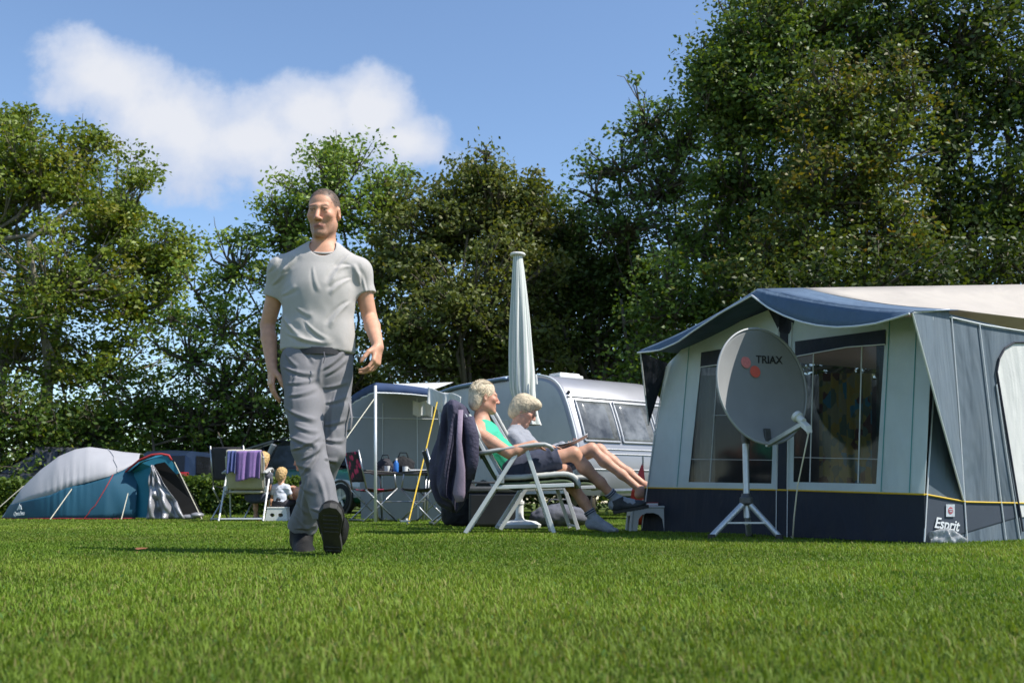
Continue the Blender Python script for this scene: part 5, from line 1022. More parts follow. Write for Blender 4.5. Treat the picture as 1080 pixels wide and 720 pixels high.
def figure(label, J, h, skin, hair, top, bottom, socks=(), shoes=(), s=1., group=None, face={}, old=0, hs=1., fem=0., sleeves=0., legcut=.6, feet=True, hands=True, base=None, strands=None, slim=1., eyes=True, arm=1.):
    """a seated figure: joints in world space, one skin for the body, clothes as shells round it"""
    allp = np.array([v for k, v in J.items() if isinstance(v, np.ndarray) and v.shape == (3,) and k not in ('hf', 'hu', 'fb', 'fwN', 'fwF', 'upN', 'upF', 'hdN', 'hdF', 'pnN', 'pnF', 'tlN', 'tlF')])
    lo, hi = allp.min(0)-.22*s-.05, allp.max(0)+.22*s+.05; base = base if base is not None else V(J['pel'][0], J['pel'][1], 0)
    t = thing('person', base, label, 'person', group); F = Field(lo, hi, h); fb = unit(J['fb']); O = J['O']; Rh = head_R(J['hf'], J.get('hu', (0, 0, 1)))
    mid = J['pel']*.5+J['chs']*.5
    F.cone(J['pel'], mid, .13*s, .125*s, .05*s, 'u', (fb, .72)); F.cone(mid, J['chs'], .125*s, .135*s, .05*s, 'u', (fb, .72)); F.cone(J['shN'], J['shF'], .05*s, .05*s, .05*s); F.cone(J['chs'], J['nb'], .1*s, .055*s, .05*s, 'u', (fb, .7))
    for k in ('N', 'F'):
        F.cone(J['nb'], J['sh'+k], .047*s, .046*s, .05*s); add_arm(F, J['sh'+k], J['el'+k], J['wr'+k], s*.94, slim=slim*arm)
        if hands: add_hand(F, J['wr'+k], J['hd'+k], J['pn'+k], J['tl'+k], J.get('curl', [.35, .4, .45, .5]), s*.95)
        add_leg(F, J['hp'+k], J['kn'+k], J['an'+k], s*.94, back=J.get('calf'), slim=slim)
        if feet: add_foot(F, J['an'+k], J['fw'+k], J['up'+k], s*.95)
    add_head(F, O, Rh, s*hs, J['nb'], fem, nr=.05)
    sdf_object('body', F, M['skin'], t, col=lambda v: face_col(v, O, Rh, s*hs, skin, **face))
    if eyes: add_eyes(O, Rh, s*hs, t, (0, 1, -.2))
    T = lambda *p: O+Rh@(V(*p)*s*hs)
    H = Field(O-.21*s*hs, O+.21*s*hs, h*.8)
    hair(H, T, Rh, s*hs); ho = sdf_object('hair', H, hair.m, t, disp=lambda v: hair.d*(vnoise((v-O)@Rh*V(150, 40, 60)/s)+.6*vnoise(v*60/s)), it=0)
    if strands: hair_strands('locks', O, Rh, s*hs, ho, hair.m, *strands)
    # top
    S = Field(lo, hi, h); o = .013*s
    S.cone(J['pel'], mid, .142*s+o, .135*s+o, .05*s, 'u', (fb, .74)); S.cone(mid, J['chs'], .135*s+o, .14*s+o, .05*s, 'u', (fb, .74)); S.cone(J['chs'], J['nb'], .112*s+o, .06*s, .05*s, 'u', (fb, .72))
    sw = .052 if sleeves > 0 else .047
    S.cone(J['shN']*.8+J['shF']*.2, J['shF']*.8+J['shN']*.2, (.05+.012)*s, (.05+.012)*s, .05*s)
    if sleeves > 0:
        for k in ('N', 'F'):
            A = mk(lo, S); e = J['el'+k]; w_ = J['wr'+k]; A.cone(J['sh'+k], e, .068*s, .058*s, .03*s)
            if sleeves > 1: A.cone(e, w_, .058*s, .045*s, .03*s); A.plane(w_, unit(w_-e)) if False else None
            else: A.plane(J['sh'+k]+(e-J['sh'+k])*sleeves, unit(e-J['sh'+k]))
            S.cone(J['sh'+k], J['nb'], .062*s, .058*s, .04*s); q = np.maximum(.03*s-np.abs(A.D-S.D), 0)/(.03*s); S.D = np.minimum(A.D, S.D)-q*q*.03*s*.25
    dn = unit(J['pel']-J['chs'])
    S.plane(J['pel']+dn*.03*s, dn); S.shell(max(.012*s, h*2.6)); S.cone(J['nb']+(J['nb']-J['chs'])*.1+fb*.02, J['nb']+(J['nb']-J['chs'])*1.5, .065*s, .085*s, .004, 's')
    if sleeves == 0:
        for k in ('N', 'F'): S.ell(J['sh'+k]+(J['sh'+k]-J['nb'])*.25-V(0, 0, .02*s), V(.06, .06, .085)*s, None, .004, 's')
    sdf_object(top[0], S, top[1], t, it=3, disp=lambda v: .008*s*(1-2*np.abs(vnoise(v*V(9, 9, 14)/s)))+.003*s*vnoise(v*34/s))
    # bottoms
    S = Field(lo, hi, h); S.cone(J['pel'], J['pel']-dn*.09*s, .15*s, .146*s, .05*s, 'u', (fb, .8))
    for k in ('N', 'F'):
        A = mk(lo, S); hp, kn = J['hp'+k], J['kn'+k]; A.cone(J['pel']*.6+hp*.4, hp, .115*s, .113*s, .03*s); A.cone(hp, kn, .112*s, .085*s, .03*s)
        if legcut > 1: A.chain([kn, J['an'+k]], [.08*s, .065*s], .03*s)
        else: A.plane(hp+(kn-hp)*legcut, unit(kn-hp))
        q = np.maximum(.03*s-np.abs(A.D-S.D), 0)/(.03*s); S.D = np.minimum(A.D, S.D)-q*q*.03*s*.25
    S.plane(J['pel']-dn*.1*s, -dn); S.shell(max(.012*s, h*2.6)); sdf_object(bottom[0], S, bottom[1], t, it=3, disp=lambda v: .007*s*(1-2*np.abs(vnoise(v*V(11, 11, 8)/s)))+.002*vnoise(v*40))
    for k, m_ in socks:
        A = Field(J['an'+k]-.3*s, J['an'+k]+.3*s, h*.8); an = J['an'+k]; kn = J['kn'+k]; u = unit(kn-an); A.cone(an, an+u*.13*s, .041*s, .049*s, .01); A.plane(an+u*.09*s, u)
        B = mk(None, A); add_foot(B, an, J['fw'+k], J['up'+k], s*1.0); B.D -= .006*s; A.D = np.minimum(A.D, B.D); sk = sdf_object('sock', A, m_, t, disp=lambda v: .002*vnoise(v*70))
        b = MB()
        for q in (.058, .075): b.tube([an+u*q*s, an+u*(q+.008)*s], [.0475*s+q*.02, .0478*s+q*.02], 20)
        b.build('sock_stripe', M['navy_cloth'], sk, smooth=40)
    for k, mu, ms in shoes: add_shoe(t, J['an'+k], unit(J['fw'+k]), J['up'+k], mu, ms, s*1.0, .006)
    return t
def hair_short_full(H, T, R, s):
    H.ell(T(0, -.02, .05), V(.083, .103, .092)*s, R, .01); H.ell(T(0, -.07, -.03), V(.07, .055, .07)*s, R, .04*s); H.ell(T(0, .115, -.02), V(.1, .085, .1)*s, R, .008, 's'); H.plane(T(0, 0, -.085), R@V(0, .4, -1))
    for sg in (-1, 1): H.ell(T(sg*.09, .03, -.035), V(.035, .045, .05)*s, R, .006, 's')
hair_short_full.d = .0014
def hair_bob(H, T, R, s):
    H.ell(T(0, -.025, .055), V(.096, .115, .1)*s, R, .01); H.ell(T(0, -.07, -.02), V(.085, .07, .085)*s, R, .05*s); H.ell(T(0, .06, .1), V(.07, .06, .045)*s, R, .04*s); H.ell(T(0, .125, -.035), V(.098, .088, .105)*s, R, .008, 's'); H.plane(T(0, 0, -.095), R@V(0, .3, -1))
    for sg in (-1, 1): H.ell(T(sg*.095, .02, -.04), V(.03, .035, .045)*s, R, .006, 's')
hair_bob.d = .002
def lock_gen(flow=(-.03,), r=1.02):
    def f(g):
        u = g.standard_normal(3); u /= np.linalg.norm(u)
        if u[1] > .45 and u[2] < .55: return None
        if u[2] < -.55: return None
        p = V(u[0]*.088, -.02+u[1]*.108, .05+u[2]*.098)*1.0; d = V(u[0]*.02+g.normal()*.006, flow[0] if u[2] > .3 else flow[0]*.6, -.035 if u[2] < .6 else -.008)
        c = V(0, -.02, .05); pts = []
        for i in range(4):
            q = p+d*i/3*1.6; w = (q-c)/V(.088, .108, .1); w /= np.linalg.norm(w); pts.append(c+w*V(.088, .108, .1)*r*(1+.02*(i == 3)))
        return pts
    return f
def build_couple():
    hair_short_full.m = M['hair_blond_grey']; hair_bob.m = M['hair_bob']
    Yc = 8.22; recliner(G(545, Yc)*V(1, 1, 0)+V(0, 0, 0), 0, 'white-framed reclining chair with green underside, nearest the camera, holding the man in the green vest', backtop=(-.42, .93))
    recliner(G(572, 9.25), R_(4), 'white-framed reclining chair behind the green-vested man, holding the reading woman')
    old = (.52, .28, .19)
    D = dict(pel=P(541, 498, Yc), chs=P(513, 460, Yc), nb=P(508, 444, Yc), O=P(511, 420, Yc), hf=V(1, .28, -.02), hu=V(.0, 0, 1), fb=V(.75, 0, .6),
             shN=P(504, 457, Yc-.18), shF=P(515, 455, Yc+.18), elN=P(537, 478, Yc-.29), wrN=P(563, 468, Yc-.27), elF=P(543, 480, Yc+.29), wrF=P(570, 470, Yc+.24),
             hdN=V(1, .12, -.05), pnN=V(0, 0, -1), tlN=V(.2, 1, 0), hdF=V(1, -.1, -.05), pnF=V(0, 0, -1), tlF=V(.2, -1, 0), curl=[.12, .15, .18, .22],
             hpN=P(545, 494, Yc-.09), hpF=P(545, 496, Yc+.09), knN=P(605, 478, Yc-.06), anN=P(650, 527, Yc+.02), knF=P(596, 497, Yc+.1), anF=P(627, 548, Yc+.06),
             fwN=V(.85, .0, .15), upN=V(-.15, 0, .85), fwF=V(.95, -.15, -.12), upF=V(.1, 0, 1), calf=V(-.6, 0, -.5))
    figure('elderly man in a green vest and navy shorts reclining with one leg crossed over', D, .0058, old, hair_short_full, ('vest', M['green_vest']), ('shorts', M['navy_cloth']), socks=(('N', M['grey_sock']), ('F', M['grey_sock'])), shoes=(('N', M['sneaker'], M['sole']),), face=dict(flush=.55, brow=(.45, .36, .26)), hs=1.08, arm=1.18, legcut=.74, strands=(520, lock_gen(r=.962), .0032, 3))
    Yw = 9.2
    D = dict(pel=P(572, 497, Yw), chs=P(549, 466, Yw), nb=P(545, 453, Yw), O=P(553, 434, Yw), hf=V(1, -.18, -.5), hu=V(.4, 0, 1), fb=V(.75, 0, .6),
             shN=P(540, 462, Yw-.16), shF=P(552, 460, Yw+.16), elN=P(562, 484, Yw-.24), wrN=P(586, 473, Yw-.1), elF=P(572, 482, Yw+.24), wrF=P(592, 470, Yw+.12),
             hdN=V(1, .25, .15), pnN=V(0, .5, 1), tlN=V(0, 1, .2), hdF=V(1, -.3, .15), pnF=V(0, -.5, 1), tlF=V(0, -1, .2), curl=[.3, .35, .4, .45],
             hpN=P(577, 492, Yw-.09), hpF=P(577, 492, Yw+.09), knN=P(624, 473, Yw-.08), anN=P(676, 517, Yw-.16), knF=P(632, 474, Yw+.1), anF=P(682, 513, Yw+.02),
             fwN=V(.93, 0, .12), upN=V(-.1, 0, 1), fwF=V(.93, .05, .3), upF=V(-.3, 0, 1), calf=V(-.6, 0, -.5))
    wm = figure('elderly woman with glasses and a grey cardigan, reading with her legs stretched out', D, .0062, (.54, .30, .21), hair_bob, ('cardigan', M['cardigan']), ('skirt', M['navy_print']), face=dict(flush=.3, brow=(.3, .22, .15)), hs=1.06, fem=1, sleeves=2, legcut=.6, strands=(750, lock_gen((.022,), 1.03), .0036, 8), slim=.95)
    Rh = head_R(D['hf'], D['hu']); q = lambda *p: D['O']+Rh@(V(*p)*1.06); b = MB()
    for sg in (-1, 1):
        b.tube([q(sg*.034+.024*math.cos(a), .103, .008+.02*math.sin(a)) for a in np.linspace(0, 2*math.pi, 17)], .0022, 5, False); b.tube([q(sg*.058, .1, .012), q(sg*.082, .05, .014), q(sg*.084, -.01, .012)], .0022, 5)
    b.tube([q(-.01, .106, .01), q(.01, .106, .01)], .002, 5); b.build('glasses', M['steel_dark'], wm)
    # paper in her hands
    o = P(603, 465, Yw-.02); b = MB(); x = unit(V(.9, 0, .32)); y = V(0, 1, 0); z = np.cross(x, y)
    b.grid([[o+x*(i-.5)*.30+y*(j-.5)*.24-z*.02*math.sin(math.pi*i)+z*.012*math.cos(j*5) for j in np.linspace(0, 1, 8)] for i in np.linspace(0, 1, 10)]); bk = b.build('magazine', M['paper'], None, base=o, smooth=True, solid=.004); tag(bk, 'open white magazine held on the reading woman\'s lap', 'magazine')
    # little stool under her feet with a book
    c = G(684, 8.72); st = thing('plastic_stool', c, 'low pale grey plastic stool under the reading woman\'s feet', 'stool'); hz = .2
    b = MB(); b.box(c+V(0, 0, hz), (.33, .3, .022)); b.build('seat', M['stool_grey'], st, bevel=.01)
    for sy in (-1, 1):
        y = c[1]+sy*.14; pts = [(-.175, 0), (-.115, 0), (-.10, .1), (-.07, .135), (-.03, .15), (.03, .15), (.07, .135), (.10, .1), (.115, 0), (.175, 0), (.158, hz-.005), (-.158, hz-.005)]
        b = MB(); b.extrude([V(c[0]+x, y, z) for x, z in pts], V(0, .012, 0)); b.build('side_panel', M['stool_grey'], st)
    for sx in (-1, 1):
        b = MB(); b.box(c+V(sx*.164, 0, .16), (.012, .26, .07)); b.build('end_panel', M['stool_grey'], st)
        for sy in (-1, 1): b = MB(); b.tube([c+V(sx*.15, sy*.135, .19), c+V(sx*.172, sy*.145, 0)], .014, 8); b.build('leg', M['stool_grey'], st)
    o = c+V(-.04, -.04, hz+.011); b = MB(); b.box(o+V(0, 0, .012), (.2, .15, .018), rotz(.2)); bk = b.build('book', M['paper'], None, base=o); tag(bk, 'closed red book lying on the low plastic stool', 'book')
    b = MB(); b.box(o+V(0, 0, .0245), (.206, .155, .005), rotz(.2)); b.box(o+V(0, 0, .0015), (.206, .155, .003), rotz(.2)); b.build('cover', M['red_cloth'], bk)
    # closed parasol
    Yp = 9.75; g0 = G(548, Yp); t = thing('parasol', g0, 'closed white and green striped parasol standing behind the seated couple', 'parasol')
    k = Yp/1050; rows = []; prof = [(268, 4.6), (285, 6.4), (310, 8.6), (340, 11), (370, 13), (395, 14), (410, 13.5), (425, 11.5), (440, 11), (448, 12.5)]
    for py in np.linspace(268, 448, 40):
        r = np.interp(py, *zip(*prof))*k; f = np.clip((py-272)/70, 0, 1); cpt = P(np.interp(py, (268, 410, 456), (546, 551, 560)), py, Yp); row = []
        for a in np.arange(96)*2*math.pi/96:
            q = .72+.28*abs(math.sin(a*4+.3*math.sin(py*.02)))**.6+.05*math.sin(a*3+py*.03); row.append(cpt+V(math.cos(a), math.sin(a), 0)*r*(1-f+f*q)*1.04)
        rows.append(row)
    b = MB(); b.grid(rows, closed_v=True); b.build('canopy', M['parasol'], t, smooth=True)
    b = MB(); b.lathe(P(546, 269, Yp), (0, 0, 1), [(.0, -.01), (.075, -.01), (.08, .005), (.07, .018), (.02, .03), (.0, .032)], 18); b.build('cap', M['white_cloth'], t, smooth=True)
    b = MB(); b.tube([g0+V(0, 0, .05), P(547.5, 400, Yp), P(546, 275, Yp)], .019, 10); b.build('pole', M['white_plastic'], t, smooth=True)
    b = MB(); b.lathe(g0, (0, 0, 1), [(.0, 0), (.2, 0), (.21, .03), (.16, .06), (.05, .075), (.038, .1), (.038, .22), (.046, .225), (.046, .25), (.03, .255), (.03, .33), (.0, .33)], 24); b.build('base', M['white_plastic'], t, smooth=40)
    b = MB(); b.tube([P(565, 395, Yp-.14), P(566, 405, Yp-.14)], .012, 6); b.build('strap_button', M['white_plastic'], t)
    # dark chair with a jacket over it, bags in its shade
    folding_chair(G(478, 11.2), R_(10), M['black_cloth'], 'black folding chair behind the purple jacket, its pale front bar showing', 'steel', seat=.4, back=.8)
    build_jacket()
    cool_box(G(522, 10.3), (.52, .36, .40))
    bag_shape('bag', G(487, 10.6), (.42, .3, .5), M['black_cloth'], 'upright black bag on the grass below the purple jacket', 9)
    bag_shape('bag', G(590, 10.4), (.6, .3, .24), M['slate_cloth'], 'slate grey soft bag lying on the grass right of the parasol foot', 11)
    # red shelter corner beside the trailer tent
    o = G(672, 10.6); b = MB(); q = [P(666, 518, 10.6), P(678, 486, 10.5), P(681, 512, 10.3), P(682, 540, 10.6), G(662, 10.8), G(683, 10.9)]
    b.poly([q[4], q[0], q[1], q[2], q[3], q[5]], (), .01, V(0, -1, 0)); sh = b.build('windbreak', M['red_cloth'], None, base=o); tag(sh, 'small red cloth windbreak peak between the caravan and the trailer tent', 'windbreak')
    b = MB(); b.tube([P(678, 481, 10.49), G(679, 10.52)], .01, 6); b.build('stake', M['steel'], sh)
def cool_box(o, s):
    t = thing('cool_box', o, 'black cool box standing on the grass behind the front reclining chair', 'cool box'); b = MB(); b.box(o+V(0, 0, s[2]*.42), (s[0], s[1], s[2]*.84)); b.build('body', M['black_plastic'], t, bevel=.025)
    b = MB(); b.box(o+V(0, 0, s[2]*.92), (s[0]*1.03, s[1]*1.04, s[2]*.15)); b.build('lid', M['steel_dark'], t, bevel=.02); b = MB(); x = s[0]*.54; b.tube([o+V(-x, 0, s[2]*.7), o+V(-x, -.02, s[2]*1.1), o+V(x, -.02, s[2]*1.1), o+V(x, 0, s[2]*.7)], .012, 8); b.build('handle', M['steel_dark'], t, smooth=True)
def build_jacket():
    Yj = 8.2; o = P(485, 425, Yj); rows = []
    ol = [(425, 476, 492), (429, 471, 499), (440, 468, 504), (455, 467, 507), (470, 464, 509), (485, 461, 508), (500, 459, 504), (515, 460, 499), (528, 465, 494), (534, 480, 490)]
    t = thing('jacket', V(o[0], o[1], o[2]), 'dark purple quilted jacket hung over the back of the green-vested man\'s chair', 'jacket'); ys = [q[0] for q in ol]
    b = MB()
    for py in np.linspace(425, 534, 44):
        a, c = np.interp(py, ys, [q[1] for q in ol])-3, np.interp(py, ys, [q[2] for q in ol])-7; row = []
        j = (py-425)/109
        for i in np.arange(56)*2*math.pi/56:
            cx = (a+c)/2; r = (c-a)/2*Yj/1050; x = math.cos(i)*r; d = .34*min(1, .85+j*3)*math.sin(i); fold = .03*math.sin(i*7+j*3)+.022*math.sin(i*12-j*4)+.012*math.sin(i*19+j*9); d2 = (1+fold*4*min(1, j*4)); p = P(cx, py, Yj); row.append(p+V(x*d2, d*d2+.03*j, -.05*j**4*math.sin(i*2.3+1)))
        b_ = row; rows.append(b_)
    b.grid(rows, closed_v=True); b.f.append(tuple(range(56))); b.f.append(tuple(43*56+i for i in range(56))); b.build('shell', M['jacket'], t, smooth=True)
    def strip(name, pts, rr, m, fl=.7):
        b = MB(); b.tube([P(x, y, z) for x, y, z in pts], rr, 12, True, fl, (0, 1, 0)); return b.build(name, m, t, smooth=True)
    strip('sleeve', [(494, 440, Yj-.31), (498, 460, Yj-.33), (498, 485, Yj-.33), (495, 505, Yj-.31)], [.045, .055, .052, .04], M['jacket'])
    0 and strip('sleeve', [(474, 440, Yj-.33), (470, 470, Yj-.35), (467, 500, Yj-.35)], [.05, .06, .05], M['jacket'])
    strip('lining', [(486, 432, Yj-.35), (484, 465, Yj-.37), (486, 495, Yj-.37), (484, 520, Yj-.35), (485, 529, Yj-.35)], [.02, .022, .035, .05, .03], M['lining'], .3)
M['green_vest'] = mat('green_vest', (.03, .42, .26), .75, .08, 10, .2, 300); M['navy_cloth'] = mat('navy_cloth', (.035, .042, .075), .85, .15, 12, .2, 200); M['grey_sock'] = mat('grey_sock', (.27, .29, .33), .9, .1, 40, .3, 300)
M['navy_print'] = mat('navy_print', (.05, .06, .10), .85, .7, 45, .2, 200); M['cardigan'] = mat('cardigan', (.25, .262, .30), .9, .08, 20, .4, 260, sheen=.2); M['sneaker'] = mat('sneaker', (.03, .034, .04), .6, .3, 30)
M['hair_blond_grey'] = mat('hair_blond_grey', (.60, .50, .36), .55, .3, 60, .7, 160, aniso=(1, 1, .35), dirt_or_reflection=(.24, .18, .11), dscale=40, damt=.6); M['hair_bob'] = mat('hair_bob', (.54, .44, .30), .55, .35, 60, .7, 160, aniso=(1, 1, .35), dirt_or_reflection=(.17, .13, .085), dscale=30, damt=.7)
M['hair_child'] = mat('hair_child', (.50, .33, .14), .55, .3, 60, .6, 160)
M['paper'] = mat('paper', (.70, .71, .74), .7, .05, 20); M['stool_grey'] = mat('stool_grey', (.44, .45, .44), .5, .05, 8); M['red_cloth'] = mat('red_cloth', (.42, .025, .03), .7, .12, 10)
M['slate_cloth'] = mat('slate_cloth', (.10, .105, .13), .85, .2, 10, .2, 60); M['jacket'] = mat('jacket', (.04, .036, .068), .8, .2, 20, .9, 45); M['lining'] = mat('lining', (.22, .17, .235), .75, .12, 14, .3, 60)
def parasol_mat():
    m, nt, b = _nodes('parasol'); L = nt.links.new; tc = N(nt, 'ShaderNodeTexCoord'); sx = N(nt, 'ShaderNodeSeparateXYZ'); L(tc.outputs['Object'], sx.inputs[0])
    at = N(nt, 'ShaderNodeMath', operation='ARCTAN2'); a0 = N(nt, 'ShaderNodeMath', operation='SUBTRACT'); L(sx.outputs[0], a0.inputs[0]); a0.inputs[1].default_value = .02; L(sx.outputs[1], at.inputs[0]); L(a0.outputs[0], at.inputs[1])
    s = N(nt, 'ShaderNodeMath', operation='MULTIPLY'); L(at.outputs[0], s.inputs[0]); s.inputs[1].default_value = 22; si = N(nt, 'ShaderNodeMath', operation='SINE'); L(s.outputs[0], si.inputs[0])
    r = N(nt, 'ShaderNodeValToRGB'); r.color_ramp.elements[0].position = .35; r.color_ramp.elements[0].color = (.40, .44, .41, 1); r.color_ramp.elements[1].position = .6; r.color_ramp.elements[1].color = (.70, .685, .65, 1); L(si.outputs[0], r.inputs[0])
    nz = N(nt, 'ShaderNodeTexNoise', i_Scale=9., i_Detail=5.); L(tc.outputs['Object'], nz.inputs['Vector']); mx = N(nt, 'ShaderNodeMix', data_type='RGBA', blend_type='MULTIPLY'); mx.inputs[0].default_value = .5; L(r.outputs[0], mx.inputs['A']); L(nz.outputs[0], mx.inputs['B'])
    L(r.outputs[0], b.inputs['Base Color']); b.inputs['Roughness'].default_value = .85; return m
M['parasol'] = parasol_mat()
# ---------------------------------------------------------------- left side: dome tent, chair with towel, children, cars
M['dome_grey'] = mat('dome_grey', (.37, .37, .395), .7, .05, 3, .15, 60, trans=.12); M['dome_blue'] = mat('dome_blue', (.010, .080, .135), .7, .08, 3, .15, 60, trans=.12); M['dome_teal'] = mat('dome_teal', (.015, .17, .26), .7, .08, 3, .15, 60, trans=.12)
M['dome_red'] = mat('dome_red', (.34, .022, .025), .7, .08); M['silver_cloth'] = mat('silver_cloth', (.27, .27, .29), .38, .12, 6, .4, 30, metal=.3); M['tent_black'] = mat('tent_black', (.008, .008, .009), .95, .2)
def build_dome():
    Y0 = 16.0; b0 = G(95, Y0); t = thing('dome_tent', b0, 'grey and blue dome tent with red trim and its silver door flap tied open', 'tent')
    wrl = lambda px, py, Yq: P(px, py, Yq)
    # front outline in the picture, given a real depth: the shell is a loft of hoops along x
    sil = [(3, 545.5), (12, 533), (25, 515), (45, 496), (65, 481), (82, 474), (97, 471.5), (112, 473.5), (130, 476.5), (150, 478.5), (163, 477.5), (175, 478.5), (184, 487), (196, 506), (205, 522), (214, 540), (218, 545.5)]
    sx_, sy_ = zip(*sil); seam = [(3, 545), (8, 541), (10, 533), (60, 522), (76, 515), (120, 503), (135, 496), (150, 486), (176, 478), (186, 487), (218, 545)]
    mx_, my_ = zip(*seam); gr = MB(); bl = MB(); N_ = 70
    rows_t = []; rows_b = []; rows_k = []
    for px in np.linspace(3, 150, N_):
        top = P(px, np.interp(px, sx_, sy_), Y0+.0); x = top[0]; zt = max(top[2], .02); D = (.22+.95*math.tanh(zt/.62))*(1-.12*max(0, px-118)/32); sm = P(px, np.interp(px, mx_, my_), Y0-.5); zs = np.clip(sm[2]/zt, .02, .98) if zt > .05 else .5
        def pt(a):   # a from 0 (front ground) to 1 (apex) to 2 (back ground)
            th = math.pi*a/2; return V(x*(Y0-D*math.cos(th)*.9)/Y0*1.0, Y0-D*np.sign(math.cos(th))*abs(math.cos(th))**.8, zt*math.sin(th)**.85)
        ac = 2/math.pi*math.asin(min(.999, zs**(1/.85)))
        wob = lambda a: .006*vnoise(np.array([x*5, a*4, 2.]))+.010*math.sin(px*.9+a*7)*math.exp(-((px-75)/22)**2-((a-ac)/.22)**2)
        rows_t.append([pt(a)+V(0, -1, .3)*wob(a) for a in np.linspace(ac, 1.15, 12)]); rows_b.append([pt(a)+V(0, -1, .2)*(wob(a)+.02*vnoise(np.array([x*4+a*3, a*2, 9.]))) for a in np.linspace(0, ac, 12)]); rows_k.append([pt(a) for a in np.linspace(1.15, 2, 8)])
    gr.grid(rows_t); gs = gr.build('fly_sheet', M['dome_grey'], t, smooth=True, solid=.004)
    bl.grid(rows_b); bs = bl.build('side_panel', M['dome_blue'], t, smooth=True, solid=.004); bk = MB(); bk.grid(rows_k); bk.build('rear_panel', M['dome_blue'], t, smooth=True, solid=.004)
    b = MB(); b.tube([r[0]+V(0, -.012, .006) for r in rows_b], .007, 6); b.build('hem', M['dome_red'], bs)
    b = MB(); ix = lambda p: min(N_-1, max(0, int(round((p-3)/147*(N_-1))))); b.tube([rows_b[ix(97+28*(k/11)**.8)][k]+V(0, -.008, 0) for k in range(12)], .006, 6); b.build('pole_sleeve', M['dome_red'], bs)
    b = MB(); b.tube([rows_t[ix(129-19*(k/11)**1.3)][k]+V(0, -.006, .006) for k in range(12)], .008, 6); b.build('pole_sleeve', M['dome_grey'], gs)
    # porch: teal panels around the dark doorway
    Yp = Y0-1.0; q = lambda px, py, d=0.: P(px, py, Yp+d)
    por = [(128, 545.5), (133, 505), (137, 499.5), (150, 488), (165, 482), (176, 480), (182, 487), (190, 498), (186, 500), (174, 487), (164, 489), (160, 492), (157, 505), (158, 525), (156, 545.5)]
    b = MB(); b.poly([q(*p, .25*(1 if p[0] < 150 else 0)) for p in por], (), .0); pp = b.build('porch_panel', M['dome_teal'], t, solid=.006)
    b = MB(); b.tube([q(128, 502, .3), q(136, 494, .1), q(147, 485, -.0), (q(160, 479.5)), q(170, 478.5), q(178, 480), q(181, 485)], .017, 8); b.build('porch_trim', M['dome_red'], pp, smooth=True)
    b = MB(); rows = []
    for i in np.linspace(0, 1, 12):
        a = q(np.interp(i, (0, .4, 1), (136, 150, 176)), np.interp(i, (0, .4, 1), (497, 486, 479.5)), .0); c = P(np.interp(i, (0, 1), (125, 165)), np.interp(i, (0, 1), (500, 480)), Y0-.1); rows.append([a, a*.5+c*.5+V(0, 0, .02), c])
    b.grid(rows); b.build('porch_roof', M['dome_teal'], t, smooth=True, solid=.004)
    b = MB(); b.poly([q(160, 493, .3), q(166, 488, .3), q(174, 487, .3), q(186, 500, .32), q(206, 530, .4), q(214, 546, .4), q(156, 546, .3)], (), .01, V(0, -1, 0)); b.build('doorway', M['tent_black'], t)
    b = MB(); b.poly([q(178, 483, .1), q(184, 487, .1), q(213, 541, .1), q(209, 543, .1)], (), .01, V(0, -1, 0)); b.build('door_edge', M['tent_black'], t)
    # silver flap hanging open
    b = MB(); rows = []
    for j in np.linspace(0, 1, 26):
        a = np.interp(j, (0, .4, 1), (159.5, 157, 156)); c = np.interp(j, (0, .3, .7, 1), (161.5, 172, 188, 198)); row = []
        for i in np.linspace(0, 1, 26): row.append(q(a+(c-a)*i, np.interp(j, (0, 1), (490, 546.5)), -.05)+V(0, 1, 0)*(.05*math.sin(i*14+j*4)*j+.03*math.sin(i*25-j*7)*j-.05*j+.05*vnoise(np.array([i*7, j*9, 3.]))))
        rows.append(row)
    b.grid(rows); b.build('door_flap', M['silver_cloth'], t, smooth=True, solid=.004)
    b = MB(); b.ball(q(208, 543, -.05), (.10, .1, .045), rotz(.2)); b.ball(q(199, 545, -.05), (.13, .09, .04)); ob = b.build('flap_roll', M['silver_cloth'], t, smooth=True)
    b = MB()
    # guy lines
    for p0, p1 in ((P(76, 515, Y0-1.05), G(53, 14.6)), (P(135, 520, Y0-1.12), G(128, 14.7)), (P(25, 512, Y0-.3), G(-14, 15.5)), (q(184, 487, 0), G(213, 14.9))):
        b = MB(); b.tube([p0, p1], .007, 5); b.build('guy_line', M['rope'], t)
    # maker's mark and name
    c = P(29, 534.5, Y0-.75); x = V(1, 0, 0); z = unit(V(0, .35, 1)); nn = unit(np.cross(x, z)); k = Y0/1050
    c = rows_b[ix(29)][5]; x = unit(rows_b[ix(40)][5]-rows_b[ix(18)][5]); z = unit(rows_b[ix(29)][8]-rows_b[ix(29)][2]); nn = unit(np.cross(x, z)); z = np.cross(nn, x); c = c+nn*.05
    b = MB(); P2 = lambda dx, dz: c+x*dx*k+z*dz*k
    b.poly([P2(-5, 0), P2(-.6, 6), P2(1, 3.4), P2(2, 4.6), P2(5, 0), P2(2.6, 0), P2(1.4, 1.8), P2(.2, 0), P2(-1.2, 2.6), P2(-2.8, 0)], (), .004, nn); b.build('logo', M['piping'], t)
    text_mesh('Quechua', .088, mat4(c-z*.055, x, z, nn), M['piping'], t, 'lettering', 0, .002)
